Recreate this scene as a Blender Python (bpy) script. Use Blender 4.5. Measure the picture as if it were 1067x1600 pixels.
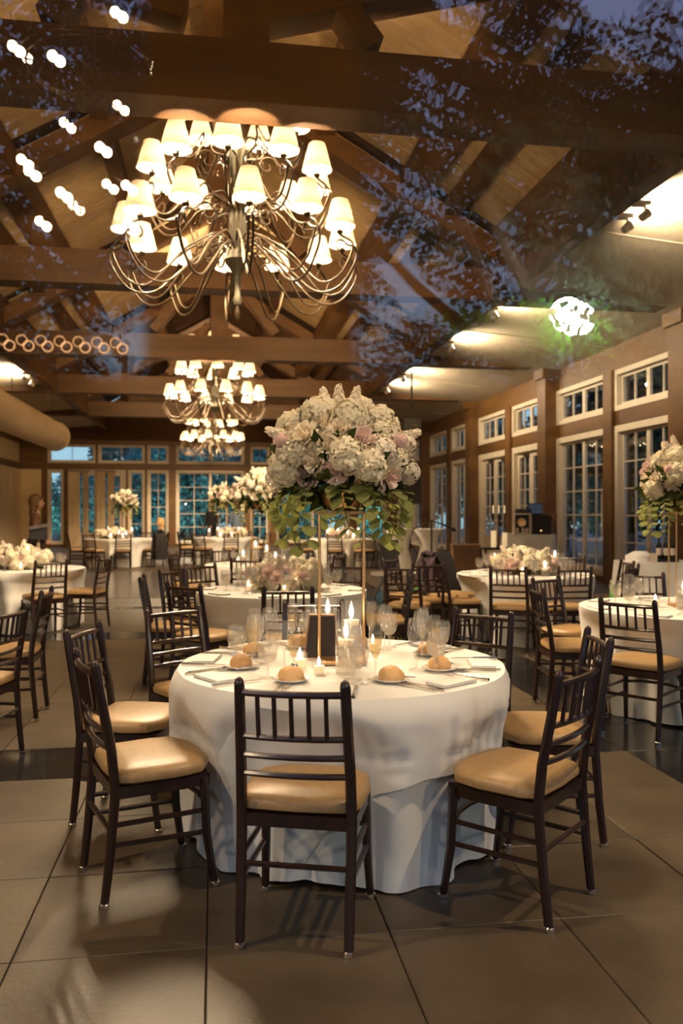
import bpy, math, random
from mathutils import Vector, Matrix, noise
R = math.radians
scene = bpy.context.scene
for o in list(bpy.data.objects):
    bpy.data.objects.remove(o)

# ------------------------------------------------------------------ camera
TH = R(8.8)                      # the lens looks 8.8 degrees to the right of the hall's long axis
ST, CT = math.sin(TH), math.cos(TH)
HC = 1.47
F = 1275.0
def cw(xc, zc, z=0.0):
    """a point given by its offset to the right of the view axis and its distance along it"""
    return Vector((ST*zc + CT*xc, CT*zc - ST*xc, z))
cam_d = bpy.data.cameras.new('camera'); cam = bpy.data.objects.new('camera', cam_d)
scene.collection.objects.link(cam); scene.camera = cam
cam.location = (0, 0, HC); cam.rotation_euler = (R(90), 0, -TH)
cam_d.sensor_fit = 'VERTICAL'; cam_d.sensor_height = 36; cam_d.lens = F/1600*36
cam_d.clip_start = 0.02; cam_d.clip_end = 200
cam_d.dof.use_dof = True; cam_d.dof.focus_distance = 3.6; cam_d.dof.aperture_fstop = 2.8

# ------------------------------------------------------------------ world (dusk sky)
w = bpy.data.worlds.new('dusk_sky'); scene.world = w; w.use_nodes = True
nt = w.node_tree; bg = nt.nodes['Background']
tc = nt.nodes.new('ShaderNodeTexCoord'); sx = nt.nodes.new('ShaderNodeSeparateXYZ')
cr = nt.nodes.new('ShaderNodeValToRGB')
nt.links.new(tc.outputs['Generated'], sx.inputs[0]); nt.links.new(sx.outputs['Z'], cr.inputs[0])
cr.color_ramp.elements[0].position = 0.0; cr.color_ramp.elements[0].color = (0.36, 0.62, 0.72, 1)
cr.color_ramp.elements[1].position = 0.5; cr.color_ramp.elements[1].color = (0.40, 0.52, 0.98, 1)
nt.links.new(cr.outputs[0], bg.inputs[0])
SKY = .82
bg.inputs[1].default_value = SKY

# ------------------------------------------------------------------ exposure
vs = scene.view_settings
scene.display_settings.display_device = 'sRGB'
vs.view_transform = 'Standard'; vs.look = 'None'; vs.gamma = 1; vs.use_curve_mapping = False
vs.exposure = 0.55
cy = scene.cycles
cy.use_denoising = True
cy.max_bounces = 10; cy.diffuse_bounces = 3; cy.glossy_bounces = 3; cy.transmission_bounces = 6
cy.transparent_max_bounces = 24
cy.caustics_reflective = False; cy.caustics_refractive = False
cy.sample_clamp_indirect = 4.0

# ------------------------------------------------------------------ materials
def mat(name):
    m = bpy.data.materials.new(name); m.use_nodes = True
    n = m.node_tree; return m, n, n.nodes['Principled BSDF']
def noisy(name, c1, c2, scale=8, rough=0.5, bump=0.0, stretch=(1, 1, 1), detail=4, coat=0, spec=0.5, metal=0, rand=0.0, bscale=None, sheen=0):
    m, n, p = mat(name)
    L = n.links.new
    t = n.nodes.new('ShaderNodeTexCoord'); mp = n.nodes.new('ShaderNodeMapping')
    mp.inputs['Scale'].default_value = stretch
    L(t.outputs['Object'], mp.inputs[0])
    nz = n.nodes.new('ShaderNodeTexNoise'); nz.inputs['Scale'].default_value = scale; nz.inputs['Detail'].default_value = detail
    L(mp.outputs[0], nz.inputs['Vector'])
    r = n.nodes.new('ShaderNodeValToRGB')
    r.color_ramp.elements[0].position = .3; r.color_ramp.elements[0].color = (*c1, 1)
    r.color_ramp.elements[1].position = .7; r.color_ramp.elements[1].color = (*c2, 1)
    L(nz.outputs['Fac'], r.inputs[0])
    out = r.outputs[0]
    if rand:
        oi = n.nodes.new('ShaderNodeObjectInfo'); mm = n.nodes.new('ShaderNodeMath'); mm.operation = 'MULTIPLY_ADD'
        mm.inputs[1].default_value = 2*rand; mm.inputs[2].default_value = 1-rand
        L(oi.outputs['Random'], mm.inputs[0])
        h = n.nodes.new('ShaderNodeHueSaturation'); L(out, h.inputs['Color']); L(mm.outputs[0], h.inputs['Value'])
        out = h.outputs[0]
        # shift the grain from piece to piece
        cx = n.nodes.new('ShaderNodeMath'); cx.operation = 'MULTIPLY'; cx.inputs[1].default_value = 37.0
        L(oi.outputs['Random'], cx.inputs[0]); L(cx.outputs[0], mp.inputs['Location'])
    L(out, p.inputs['Base Color'])
    p.inputs['Roughness'].default_value = rough; p.inputs['Metallic'].default_value = metal
    p.inputs['Specular IOR Level'].default_value = spec
    if coat: p.inputs['Coat Weight'].default_value = coat; p.inputs['Coat Roughness'].default_value = .15
    if sheen: p.inputs['Sheen Weight'].default_value = sheen
    if bump:
        b = n.nodes.new('ShaderNodeBump'); b.inputs['Strength'].default_value = bump; b.inputs['Distance'].default_value = .01
        src = nz
        if bscale:
            src = n.nodes.new('ShaderNodeTexNoise'); src.inputs['Scale'].default_value = bscale; L(mp.outputs[0], src.inputs['Vector'])
        L(src.outputs['Fac'], b.inputs['Height']); L(b.outputs[0], p.inputs['Normal'])
    return m
def glassy(name, tint=(1, 1, 1), refl=0.05, edge=0.5, milk=0.0):
    m = bpy.data.materials.new(name); m.use_nodes = True; n = m.node_tree; n.nodes.clear(); L = n.links.new
    o = n.nodes.new('ShaderNodeOutputMaterial'); mx = n.nodes.new('ShaderNodeMixShader')
    tr = n.nodes.new('ShaderNodeBsdfTransparent'); tr.inputs[0].default_value = (*tint, 1)
    gl = n.nodes.new('ShaderNodeBsdfGlossy'); gl.inputs['Roughness'].default_value = 0.0; gl.inputs['Color'].default_value = (1, 1, 1, 1)
    lw = n.nodes.new('ShaderNodeLayerWeight'); lw.inputs[0].default_value = .5
    pw = n.nodes.new('ShaderNodeMath'); pw.operation = 'POWER'; pw.inputs[1].default_value = 4
    ma = n.nodes.new('ShaderNodeMath'); ma.operation = 'MULTIPLY_ADD'; ma.inputs[1].default_value = edge; ma.inputs[2].default_value = refl
    L(lw.outputs['Facing'], pw.inputs[0]); L(pw.outputs[0], ma.inputs[0]); L(ma.outputs[0], mx.inputs[0])
    src = tr.outputs[0]
    if milk:
        df = n.nodes.new('ShaderNodeBsdfDiffuse'); df.inputs[0].default_value = (.9, .85, .76, 1)
        tl = n.nodes.new('ShaderNodeBsdfTranslucent'); tl.inputs[0].default_value = (.9, .85, .76, 1)
        m1 = n.nodes.new('ShaderNodeMixShader'); m2 = n.nodes.new('ShaderNodeMixShader'); m2.inputs[0].default_value = milk
        L(df.outputs[0], m1.inputs[1]); L(tl.outputs[0], m1.inputs[2]); L(src, m2.inputs[1]); L(m1.outputs[0], m2.inputs[2]); src = m2.outputs[0]
    L(src, mx.inputs[1]); L(gl.outputs[0], mx.inputs[2]); L(mx.outputs[0], o.inputs[0])
    return m
def emit(name, col, s):
    m = bpy.data.materials.new(name); m.use_nodes = True; n = m.node_tree; n.nodes.clear()
    o = n.nodes.new('ShaderNodeOutputMaterial'); e = n.nodes.new('ShaderNodeEmission')
    e.inputs[0].default_value = (*col, 1); e.inputs[1].default_value = s
    n.links.new(e.outputs[0], o.inputs[0]); return m
def thin(name, col, tcol, fac=.5, rough=.8, em=0.0):
    """a thin leaf, petal or lampshade that lets light through"""
    m = bpy.data.materials.new(name); m.use_nodes = True; n = m.node_tree; n.nodes.clear(); L = n.links.new
    o = n.nodes.new('ShaderNodeOutputMaterial'); mx = n.nodes.new('ShaderNodeMixShader'); mx.inputs[0].default_value = fac
    d = n.nodes.new('ShaderNodeBsdfDiffuse'); t = n.nodes.new('ShaderNodeBsdfTranslucent'); t.inputs[0].default_value = (*tcol, 1)
    oi = n.nodes.new('ShaderNodeObjectInfo'); h = n.nodes.new('ShaderNodeHueSaturation'); h.inputs['Color'].default_value = (*col, 1)
    mm = n.nodes.new('ShaderNodeMath'); mm.operation = 'MULTIPLY_ADD'; mm.inputs[1].default_value = .3; mm.inputs[2].default_value = .85
    L(oi.outputs['Random'], mm.inputs[0]); L(mm.outputs[0], h.inputs['Value']); L(h.outputs[0], d.inputs[0])
    L(d.outputs[0], mx.inputs[1]); L(t.outputs[0], mx.inputs[2])
    if em:
        a = n.nodes.new('ShaderNodeAddShader'); e = n.nodes.new('ShaderNodeEmission'); e.inputs[0].default_value = (*tcol, 1); e.inputs[1].default_value = em
        L(mx.outputs[0], a.inputs[0]); L(e.outputs[0], a.inputs[1]); L(a.outputs[0], o.inputs[0])
    else:
        L(mx.outputs[0], o.inputs[0])
    return m

M = {}
M['mahogany'] = noisy('mahogany', (.012, .005, .0035), (.028, .011, .007), 14, .28, .04, (1, 1, .2), coat=.4)
M['cushion'] = noisy('tan_vinyl', (.29, .18, .072), (.36, .225, .095), 30, .42, .06, bscale=160, rand=.06)
M['cloth'] = noisy('white_linen', (.74, .72, .67), (.80, .78, .73), 3, .9, .05, bscale=220, sheen=.15)
M['napkin'] = noisy('white_napkin', (.82, .80, .76), (.86, .84, .80), 5, .9, .05, bscale=260)
M['timber'] = noisy('brown_timber', (.085, .038, .010), (.170, .080, .020), 2.2, .5, .25, (1, .25, 1), detail=8)
M['timber_x'] = noisy('brown_timber_crosswise', (.085, .038, .010), (.170, .080, .020), 2.2, .5, .25, (.2, 1, 1.5), detail=8)
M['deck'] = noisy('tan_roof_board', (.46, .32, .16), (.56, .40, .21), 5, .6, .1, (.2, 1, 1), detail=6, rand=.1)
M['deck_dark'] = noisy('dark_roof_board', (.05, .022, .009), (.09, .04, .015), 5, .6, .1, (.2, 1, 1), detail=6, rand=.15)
M['plaster'] = noisy('beige_plaster', (.50, .42, .31), (.56, .47, .35), 1.2, .85, .03)
M['tile'] = noisy('sandstone_tile', (.046, .032, .018), (.082, .059, .033), 3.5, .45, .12, detail=9, rand=.13, bscale=60)
M['granite'] = noisy('black_granite', (.008, .008, .009), (.02, .019, .019), 60, .13, .02, rand=.1)
M['dance'] = noisy('grey_dance_floor', (.10, .085, .075), (.14, .12, .105), 4, .22, .02)
M['grout'] = noisy('dark_grout', (.04, .03, .02), (.055, .042, .028), 20, .9)
M['white_paint'] = noisy('cream_painted_wood', (.62, .54, .42), (.68, .60, .47), 6, .5, .03)
M['curtain'] = noisy('cream_curtain', (.70, .56, .36), (.76, .62, .42), 4, .85, .05)
M['panel'] = noisy('beige_partition', (.60, .45, .25), (.66, .50, .29), 2, .8, .03)
M['pane'] = glassy('window_glass', (.93, .95, .95), .045, .6)
M['door_glass'] = glassy('clear_sheet_glass', (.985, .985, .985), .058, .5)
M['glass'] = glassy('drinking_glass', (.985, .98, .97), .085, .9, .08)
M['gold'] = noisy('brushed_gold', (.80, .47, .21), (.88, .54, .26), 20, .42, .0, metal=1)
M['iron'] = noisy('bronze_iron', (.055, .036, .018), (.10, .068, .036), 12, .4, .05, metal=.6)
M['iron_light'] = noisy('verdigris_column', (.11, .095, .06), (.17, .15, .10), 9, .45, .1, metal=.4)
M['silver'] = noisy('cutlery_silver', (.72, .68, .62), (.82, .78, .72), 30, .16, 0, metal=1)
M['shade'] = thin('pleated_lampshade', (.62, .50, .34), (.030, .0235, .0155), .5)
M['bulb'] = emit('warm_bulb', (1, .80, .55), 20)
M['bulb_hot'] = emit('bare_bulb', (1, .74, .46), 34)
M['ring_glow'] = emit('ring_lamp_glow', (1, .5, .2), 3.6)
M['globe'] = emit('globe_lamp', (1, .98, .92), 260)
M['spot_glow'] = emit('spot_lens', (1, .86, .66), 30)
M['flame'] = emit('candle_flame', (1, .82, .58), 14)
M['wax'] = thin('white_wax', (.85, .80, .70), (.95, .75, .45), .4, em=.25)
M['rose_white'] = thin('cream_petal', (.86, .78, .63), (.85, .70, .50), .25)
M['rose_blush'] = thin('blush_petal', (.82, .66, .60), (.80, .55, .46), .25)
M['hydrangea'] = thin('ivory_floret', (.87, .80, .62), (.8, .70, .46), .25)
M['stock'] = thin('white_stock_floret', (.90, .83, .70), (.85, .73, .55), .25)
M['dahlia'] = thin('pink_dahlia_petal', (.80, .60, .55), (.75, .48, .42), .2)
M['leaf'] = thin('eucalyptus_leaf', (.24, .26, .10), (.30, .32, .08), .3)
M['leaf_dark'] = thin('dark_green_leaf', (.055, .07, .025), (.06, .08, .02), .25)
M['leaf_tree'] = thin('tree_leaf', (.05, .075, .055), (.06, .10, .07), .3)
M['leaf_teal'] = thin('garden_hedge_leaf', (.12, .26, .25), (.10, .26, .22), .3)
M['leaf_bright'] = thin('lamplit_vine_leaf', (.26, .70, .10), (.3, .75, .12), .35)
M['bark'] = noisy('bark', (.03, .022, .016), (.06, .045, .03), 9, .9, .4)
M['bread'] = noisy('bread_crust', (.62, .34, .12), (.78, .50, .25), 9, .6, .15)
M['china'] = noisy('white_china', (.80, .77, .71), (.83, .80, .74), 4, .2)
M['water'] = glassy('ice_water', (.96, .94, .90), .06, .35, .22)
M['champagne'] = glassy('champagne', (.98, .88, .66), .05, .35, .08)
M['dark_sign'] = noisy('dark_brown_card', (.022, .011, .009), (.03, .016, .012), 8, .5)
M['copper'] = noisy('copper_frame', (.72, .38, .2), (.8, .45, .26), 9, .28, metal=1)
M['black'] = noisy('black_plastic', (.008, .008, .008), (.014, .013, .013), 20, .5)
M['blackcloth'] = noisy('black_fabric', (.012, .010, .011), (.022, .019, .02), 40, .95)
M['grey'] = noisy('grey_seat', (.10, .085, .075), (.14, .12, .10), 12, .7)
M['plum'] = noisy('plum_patterned_fabric', (.012, .008, .014), (.07, .04, .055), 28, .9)
M['brownbox'] = noisy('stained_box', (.16, .075, .03), (.22, .11, .045), 6, .5)
M['skin'] = noisy('skin', (.50, .28, .17), (.55, .32, .2), 6, .5)
M['hair'] = noisy('brown_hair', (.11, .055, .018), (.17, .09, .03), 20, .5, stretch=(1, 1, .2))
M['hair_light'] = noisy('fair_hair', (.42, .25, .09), (.5, .3, .12), 20, .5, stretch=(1, 1, .2))
M['tan_dress'] = noisy('tan_dress', (.38, .22, .11), (.46, .28, .15), 10, .85)
M['blue_shirt'] = noisy('blue_shirt', (.14, .18, .26), (.2, .245, .34), 10, .85)
M['brown_dress'] = noisy('brown_top', (.12, .055, .025), (.17, .085, .04), 10, .85)
M['dark_skirt'] = noisy('dark_plum_skirt', (.022, .010, .014), (.035, .018, .02), 10, .85)
M['bottle'] = noisy('dark_bottle', (.008, .012, .006), (.012, .016, .008), 6, .1)
M['paper'] = noisy('cream_label', (.55, .47, .36), (.62, .54, .42), 10, .8)
M['lime'] = emit('lime_glow_stick', (.35, .75, .12), .25)
M['ground'] = noisy('dark_ground', (.03, .035, .025), (.05, .055, .04), 3, .9)
M['duct'] = noisy('beige_duct', (.66, .50, .30), (.72, .56, .35), 2, .6)
M['screen'] = emit('laptop_screen', (.45, .55, .75), .05)
M['paleblue'] = noisy('pale_blue_cooler', (.28, .34, .50), (.34, .41, .58), 5, .6)

# ------------------------------------------------------------------ mesh builder
class MB:
    def __init__(s): s.v = []; s.f = []
    def quadbox(s, p):          # 8 corners, bottom four then top four
        b = len(s.v); s.v += [tuple(q) for q in p]
        s.f += [(b, b+3, b+2, b+1), (b+4, b+5, b+6, b+7), (b, b+1, b+5, b+4), (b+1, b+2, b+6, b+5), (b+2, b+3, b+7, b+6), (b+3, b, b+4, b+7)]
    def box(s, x0, x1, y0, y1, z0, z1):
        s.quadbox([(x0, y0, z0), (x1, y0, z0), (x1, y1, z0), (x0, y1, z0), (x0, y0, z1), (x1, y0, z1), (x1, y1, z1), (x0, y1, z1)]); return s
    def beam(s, a, b, wd, h, up=(0, 0, 1)):
        a, b = Vector(a), Vector(b); d = (b-a).normalized(); sd = d.cross(Vector(up)).normalized(); u = sd.cross(d)
        sd = sd*wd/2; u = u*h/2
        s.quadbox([a-sd-u, a+sd-u, b+sd-u, b-sd-u, a-sd+u, a+sd+u, b+sd+u, b-sd+u]); return s
    def tube(s, pts, r, n=8, cap=True):
        pts = [Vector(p) for p in pts]; k = len(pts)
        rs = r if isinstance(r, (list, tuple)) else [r]*k
        prev = None; b = len(s.v)
        for i, p in enumerate(pts):
            d = (pts[min(i+1, k-1)]-pts[max(i-1, 0)])
            d = d.normalized() if d.length > 1e-9 else Vector((0, 0, 1))
            if prev is None:
                a = Vector((1, 0, 0)) if abs(d.x) < .8 else Vector((0, 1, 0))
                u = d.cross(a).normalized()
            else:
                u = (prev - d*prev.dot(d)).normalized()
            prev = u; vv = d.cross(u)
            for j in range(n):
                t = 2*math.pi*j/n
                s.v.append(tuple(p + (u*math.cos(t)+vv*math.sin(t))*rs[i]))
        for i in range(k-1):
            for j in range(n):
                j2 = (j+1) % n
                s.f.append((b+i*n+j, b+i*n+j2, b+(i+1)*n+j2, b+(i+1)*n+j))
        if cap:
            s.f.append(tuple(b+j for j in reversed(range(n)))); s.f.append(tuple(b+(k-1)*n+j for j in range(n)))
        return s
    def lathe(s, prof, n=16, c=(0, 0, 0), cap=True):
        b = len(s.v); k = len(prof)
        for (r, z) in prof:
            for j in range(n):
                t = 2*math.pi*j/n; s.v.append((c[0]+r*math.cos(t), c[1]+r*math.sin(t), c[2]+z))
        for i in range(k-1):
            for j in range(n):
                j2 = (j+1) % n; s.f.append((b+i*n+j, b+i*n+j2, b+(i+1)*n+j2, b+(i+1)*n+j))
        if cap:
            s.f.append(tuple(b+j for j in reversed(range(n)))); s.f.append(tuple(b+(k-1)*n+j for j in range(n)))
        return s
    def rings(s, rings, cap=True):   # closed outlines of equal length
        b = len(s.v); n = len(rings[0])
        for rg in rings: s.v += [tuple(p) for p in rg]
        for i in range(len(rings)-1):
            for j in range(n):
                j2 = (j+1) % n; s.f.append((b+i*n+j, b+i*n+j2, b+(i+1)*n+j2, b+(i+1)*n+j))
        if cap:
            s.f.append(tuple(b+j for j in reversed(range(n)))); s.f.append(tuple(b+(len(rings)-1)*n+j for j in range(n)))
        return s
    def grid(s, rows):
        b = len(s.v); n = len(rows[0])
        for r in rows: s.v += [tuple(p) for p in r]
        for i in range(len(rows)-1):
            for j in range(n-1):
                s.f.append((b+i*n+j, b+i*n+j+1, b+(i+1)*n+j+1, b+(i+1)*n+j))
        return s
    def ball(s, c, r, n=10, m=6, sq=(1, 1, 1)):
        prof = [(max(1e-4, math.sin(math.pi*i/m))*r, -math.cos(math.pi*i/m)*r) for i in range(m+1)]
        b = len(s.v); s.lathe(prof, n, (0, 0, 0))
        for i in range(b, len(s.v)):
            x, y, z = s.v[i]; s.v[i] = (c[0]+x*sq[0], c[1]+y*sq[1], c[2]+z*sq[2])
        return s
    def prism(s, poly, y0, y1, axis='y'):   # polygon in (x,z) pushed along y
        b = len(s.v); n = len(poly)
        s.v += [(x, y0, z) for x, z in poly] + [(x, y1, z) for x, z in poly]
        s.f.append(tuple(range(b, b+n))); s.f.append(tuple(reversed(range(b+n, b+2*n))))
        for i in range(n):
            j = (i+1) % n; s.f.append((b+i, b+n+i, b+n+j, b+j))
        return s
    def merge(s, o, mw=None):
        b = len(s.v)
        s.v += [tuple(mw @ Vector(p)) for p in o.v] if mw is not None else list(o.v)
        s.f += [tuple(b+i for i in f) for f in o.f]; return s
    def mesh(s, name, m, smooth=True):
        me = bpy.data.meshes.new(name); me.from_pydata(s.v, [], s.f); me.update()
        if m: me.materials.append(m)
        if smooth:
            me.polygons.foreach_set('use_smooth', [True]*len(me.polygons))
            try: me.set_sharp_from_angle(angle=R(38))
            except Exception: pass
        return me
COL = scene.collection
def link(name, data, parent=None, loc=None, rot=None, sc=None):
    o = bpy.data.objects.new(name, data); COL.objects.link(o)
    if parent is not None: o.parent = parent
    if loc is not None: o.location = loc
    if rot is not None: o.rotation_euler = rot
    if sc is not None: o.scale = (sc,)*3 if isinstance(sc, (int, float)) else sc
    return o
def put(name, mb, m, parent=None, smooth=True, loc=None, rot=None):
    return link(name, mb.mesh(name, M[m] if isinstance(m, str) else m, smooth), parent, loc, rot)
USED = {}
def tag(o, label, cat, group=None):
    n = len(label.split())
    if not 4 <= n <= 16: print('LABEL LENGTH', n, label)
    if label in USED and not group: print('DUP LABEL', label)
    USED[label] = 1
    o['label'] = label; o['category'] = cat
    if group: o['group'] = group
    return o
def thing(name, label, cat, loc=(0, 0, 0), rz=0, group=None):
    return tag(link(name, None, None, loc, (0, 0, rz)), label, cat, group)
def struct(o): o['kind'] = 'structure'; return o
def stuff(o): o['kind'] = 'stuff'; return o
def stpart(name, loc=(0, 0, 0)): return struct(link(name, None, None, loc))
CACHE = {}
def cached(key, fn):
    if key not in CACHE: CACHE[key] = fn()
    return CACHE[key]
def light(name, kind, loc, energy, col, size=.05, parent=None, spot=None, rot=None, blend=.5):
    d = bpy.data.lights.new(name, kind); d.energy = energy; d.color = col
    if kind in ('POINT', 'SPOT'): d.shadow_soft_size = size
    if spot: d.spot_size = spot; d.spot_blend = blend
    o = link(name, d, parent, loc, rot); return o
# ================================================================== SETTING
XW, YB = 8.0, 35.5
TY = [1.25, 7.0, 12.75, 18.5, 24.25, 30.0]
ZB, ZT = 4.87, 5.38              # tie beam underside and top
# ---- floor
rng = random.Random(3)
T = .632
floor = stpart('floor')
put('floor_slab', MB().box(-8.4, 8.4, .2, YB+.3, -.2, -.012), 'grout', floor, False)
def tile_mesh(wd, dp, m, key):
    def f():
        mb = MB(); a, b, c = wd/2-.0018, dp/2-.0018, .003
        mb.rings([[(-a, -b, -.012), (a, -b, -.012), (a, b, -.012), (-a, b, -.012)],
                  [(-a, -b, -c), (a, -b, -c), (a, b, -c), (-a, b, -c)],
                  [(-a+c, -b+c, 0), (a-c, -b+c, 0), (a-c, b-c, 0), (-a+c, b-c, 0)]])
        return mb.mesh(key, M[m], False)
    return cached((key, round(wd, 3), round(dp, 3)), f)
XL = [(-2.556-.6, -2.556), (2.5, 3.1)]                # dark strips along the hall
YL = [(4.69, 5.29), (9.714, 10.3), (12.7, 13.0)]      # dark strips across it
def spans(lo, hi, bands):
    out, x = [], lo
    for a, b in sorted(bands):
        k = max(1, round((a-x)/T)); out += [(x+(a-x)*i/k, x+(a-x)*(i+1)/k, 0) for i in range(k)]
        k = max(1, round((b-a)/.6)); out += [(a+(b-a)*i/k, a+(b-a)*(i+1)/k, 1) for i in range(k)]; x = b
    k = max(1, round((hi-x)/T)); out += [(x+(hi-x)*i/k, x+(hi-x)*(i+1)/k, 0) for i in range(k)]
    return out
xs = spans(-8.1, 8.1, XL); ys = spans(4.69-T*7, YB, YL)
far_l, far_d = MB(), MB()
cand = []
for (y0, y1, dy) in ys:
    for (x0, x1, dx) in xs:
        x, y = (x0+x1)/2, (y0+y1)/2
        if 14.3 < y < 20.6 and -3.6 < x < 2.2: continue
        zc = x*ST+y*CT; xc = x*CT-y*ST
        seen = zc > 1.9 and abs(xc/zc) < .46 and zc < 11
        cand.append((zc if seen else 99+zc, x0, x1, y0, y1, dx or dy, seen))
cand.sort()
nn = 0
for (_k, x0, x1, y0, y1, dk, seen) in cand:
    if seen and nn < 290:
        nn += 1
        o = link('floor_tile', tile_mesh(round(x1-x0, 3), round(y1-y0, 3), 'granite' if dk else 'tile', 'dark_tile' if dk else 'tile'), floor,
                 ((x0+x1)/2, (y0+y1)/2, rng.uniform(-.0015, .0015)))
    else:
        (far_d if dk else far_l).box(x0+.003, x1-.003, y0+.003, y1-.003, -.012, 0)
stuff(put('distant_stone_tiles', far_l, 'tile', floor, False)); stuff(put('distant_granite_tiles', far_d, 'granite', floor, False))
dn = MB()
for i in range(6):
    for j in range(7):
        dn.box(-3.6+i*.966+.004, -3.6+(i+1)*.966-.004, 14.3+j*.9+.004, 14.3+(j+1)*.9-.004, -.012, .004)
stuff(put('dance_floor_panels', dn, 'dance', floor, False))
put('terrace', MB().box(-14, 14, -16, .2, -.2, -.03), 'ground', floor, False)

# ---- roof: boards on both slopes, fascia beams, aisle ceilings
RZ, EX, EZ = 8.6, 4.5, 6.0
ceil = stpart('ceiling')
for s in (-1, 1):
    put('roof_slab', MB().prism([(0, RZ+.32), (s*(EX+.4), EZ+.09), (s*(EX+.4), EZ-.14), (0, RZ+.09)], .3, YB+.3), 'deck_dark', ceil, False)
    # tan boards, one run per bay, laid down the slope
    nb = 24
    for b in range(len(TY)):
        y0 = TY[b]+.2; y1 = (TY[b+1] if b+1 < len(TY) else YB)-.2
        for k in range(nb):
            ya, yb = y0+(y1-y0)*k/nb+.008, y0+(y1-y0)*(k+1)/nb-.008
            def fn():
                mb = MB(); d = (yb-ya)
                mb.quadbox([(0, 0, 0), (s*EX, 0, EZ-RZ), (s*EX, d, EZ-RZ), (0, d, 0), (0, 0, .05), (s*EX, 0, EZ-RZ+.05), (s*EX, d, EZ-RZ+.05), (0, d, .05)])
                return mb.mesh('roof_board', M['deck'], False)
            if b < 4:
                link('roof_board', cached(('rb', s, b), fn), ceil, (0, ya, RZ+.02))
    aisle = MB().prism([(s*(EX), 5.12), (s*XW, 4.82), (s*XW, 5.0), (s*EX, 5.30)], .3, YB+.2)
    put('aisle_ceiling', aisle, 'plaster', ceil, False)
    for b in range(1, len(TY)):                       # plaster panel joints
        y = (TY[b-1]+TY[b])/2
        put('ceiling_batten', MB().beam((s*(EX+.2), y, 5.10), (s*(XW-.05), y, 4.815), .03, .012), 'plaster', ceil, False)
    put('fascia_beam', MB().box(min(s*(EX-.06), s*(EX+.16)), max(s*(EX-.06), s*(EX+.16)), .5, YB, 4.93, EZ+.06), 'timber', ceil, False)
    for (px_, wd, hh) in ((3.72, .22, .26), (3.1, .44, .40), (1.7, .26, .3)):
        z = RZ - (RZ-EZ)/EX*px_ - hh/2 - .02
        put('purlin', MB().beam((s*px_, .5, z), (s*px_, YB, z), wd, hh), 'timber', ceil, False)
put('ridge_beam', MB().box(-.16, .16, .5, YB, RZ-.42, RZ-.02), 'timber', ceil, False)
# ---- trusses
for i, y in enumerate(TY):
    if i == 0: continue
    t = stpart('beam_truss', (0, y, 0))
    put('tie_beam', MB().box(-XW+.1, XW-.1, -.2, .2, ZB, ZT), 'timber_x', t, False)
    put('king_post', MB().box(.10-.19+.16*(i == 1), .10+.19+.16*(i == 1), -.17, .17, ZT, RZ-.2), 'timber', t, False)
    sl = (RZ-EZ)/EX
    for s in (-1, 1):
        if i == 1: put('strut', MB().beam((s*.25, 0, ZT+.28), (s*3.55, 0, ZT+.28+.27*3.3), .24, .32, (0, 1, 0)), 'timber_x', t, False)
        put('rafter', MB().beam((s*.1, 0, RZ-.42), (s*(EX+.05), 0, RZ-.42-sl*(EX-.05)), .3, .46, (0, 1, 0)), 'timber_x', t, False)
        put('brace', MB().beam((s*.2, 0, 6.95), (s*1.35, 0, ZT+.1), .2, .30, (0, 1, 0)), 'timber_x', t, False)
        put('steel_strap', MB().box(s*EX-.11, s*EX+.11, -.215, .215, ZB-.01, ZB+.3), 'iron', t, False)
# ---- side walls
def wall_side(s, name):
    w_ = stpart(name)
    x0, x1 = (XW, XW+.35) if s > 0 else (-XW-.35, -XW)
    put('header_beam', MB().box(x0-.04*(s > 0), x1+.04*(s < 0), .4, YB, 4.32, 4.86), 'timber', w_, False)
    put('upper_wall', MB().box(x0, x1, .4, YB, 4.86, 5.4), 'timber', w_, False)
    return w_
wr = wall_side(1, 'wall_right')
put('transom_rail', MB().box(XW-.03, XW+.3, .4, YB, 3.22, 3.5), 'timber', wr, False)
put('sill_wall', MB().box(XW, XW+.35, .4, YB, 0, .14), 'timber', wr, False)
for y in TY[1:]:
    put('post', MB().box(XW-.32, XW+.12, y-.24, y+.24, 0, ZB), 'timber', wr, False)
    put('post_cap', MB().box(XW-.40, XW+.02, y-.29, y+.29, ZB-.24, ZB-.002), 'timber', wr, False)
for y in TY[:-1]:
    put('mullion_post', MB().box(XW-.12, XW+.25, y+2.66, y+3.02, 0, 4.33), 'timber', wr, False)
put('mullion_post', MB().box(XW-.12, XW+.25, 32.7, 33.0, 0, 4.33), 'timber', wr, False)
put('mullion_post', MB().box(XW-.12, XW+.25, .4, 1.6, 0, 4.33), 'timber', wr, False)

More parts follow.
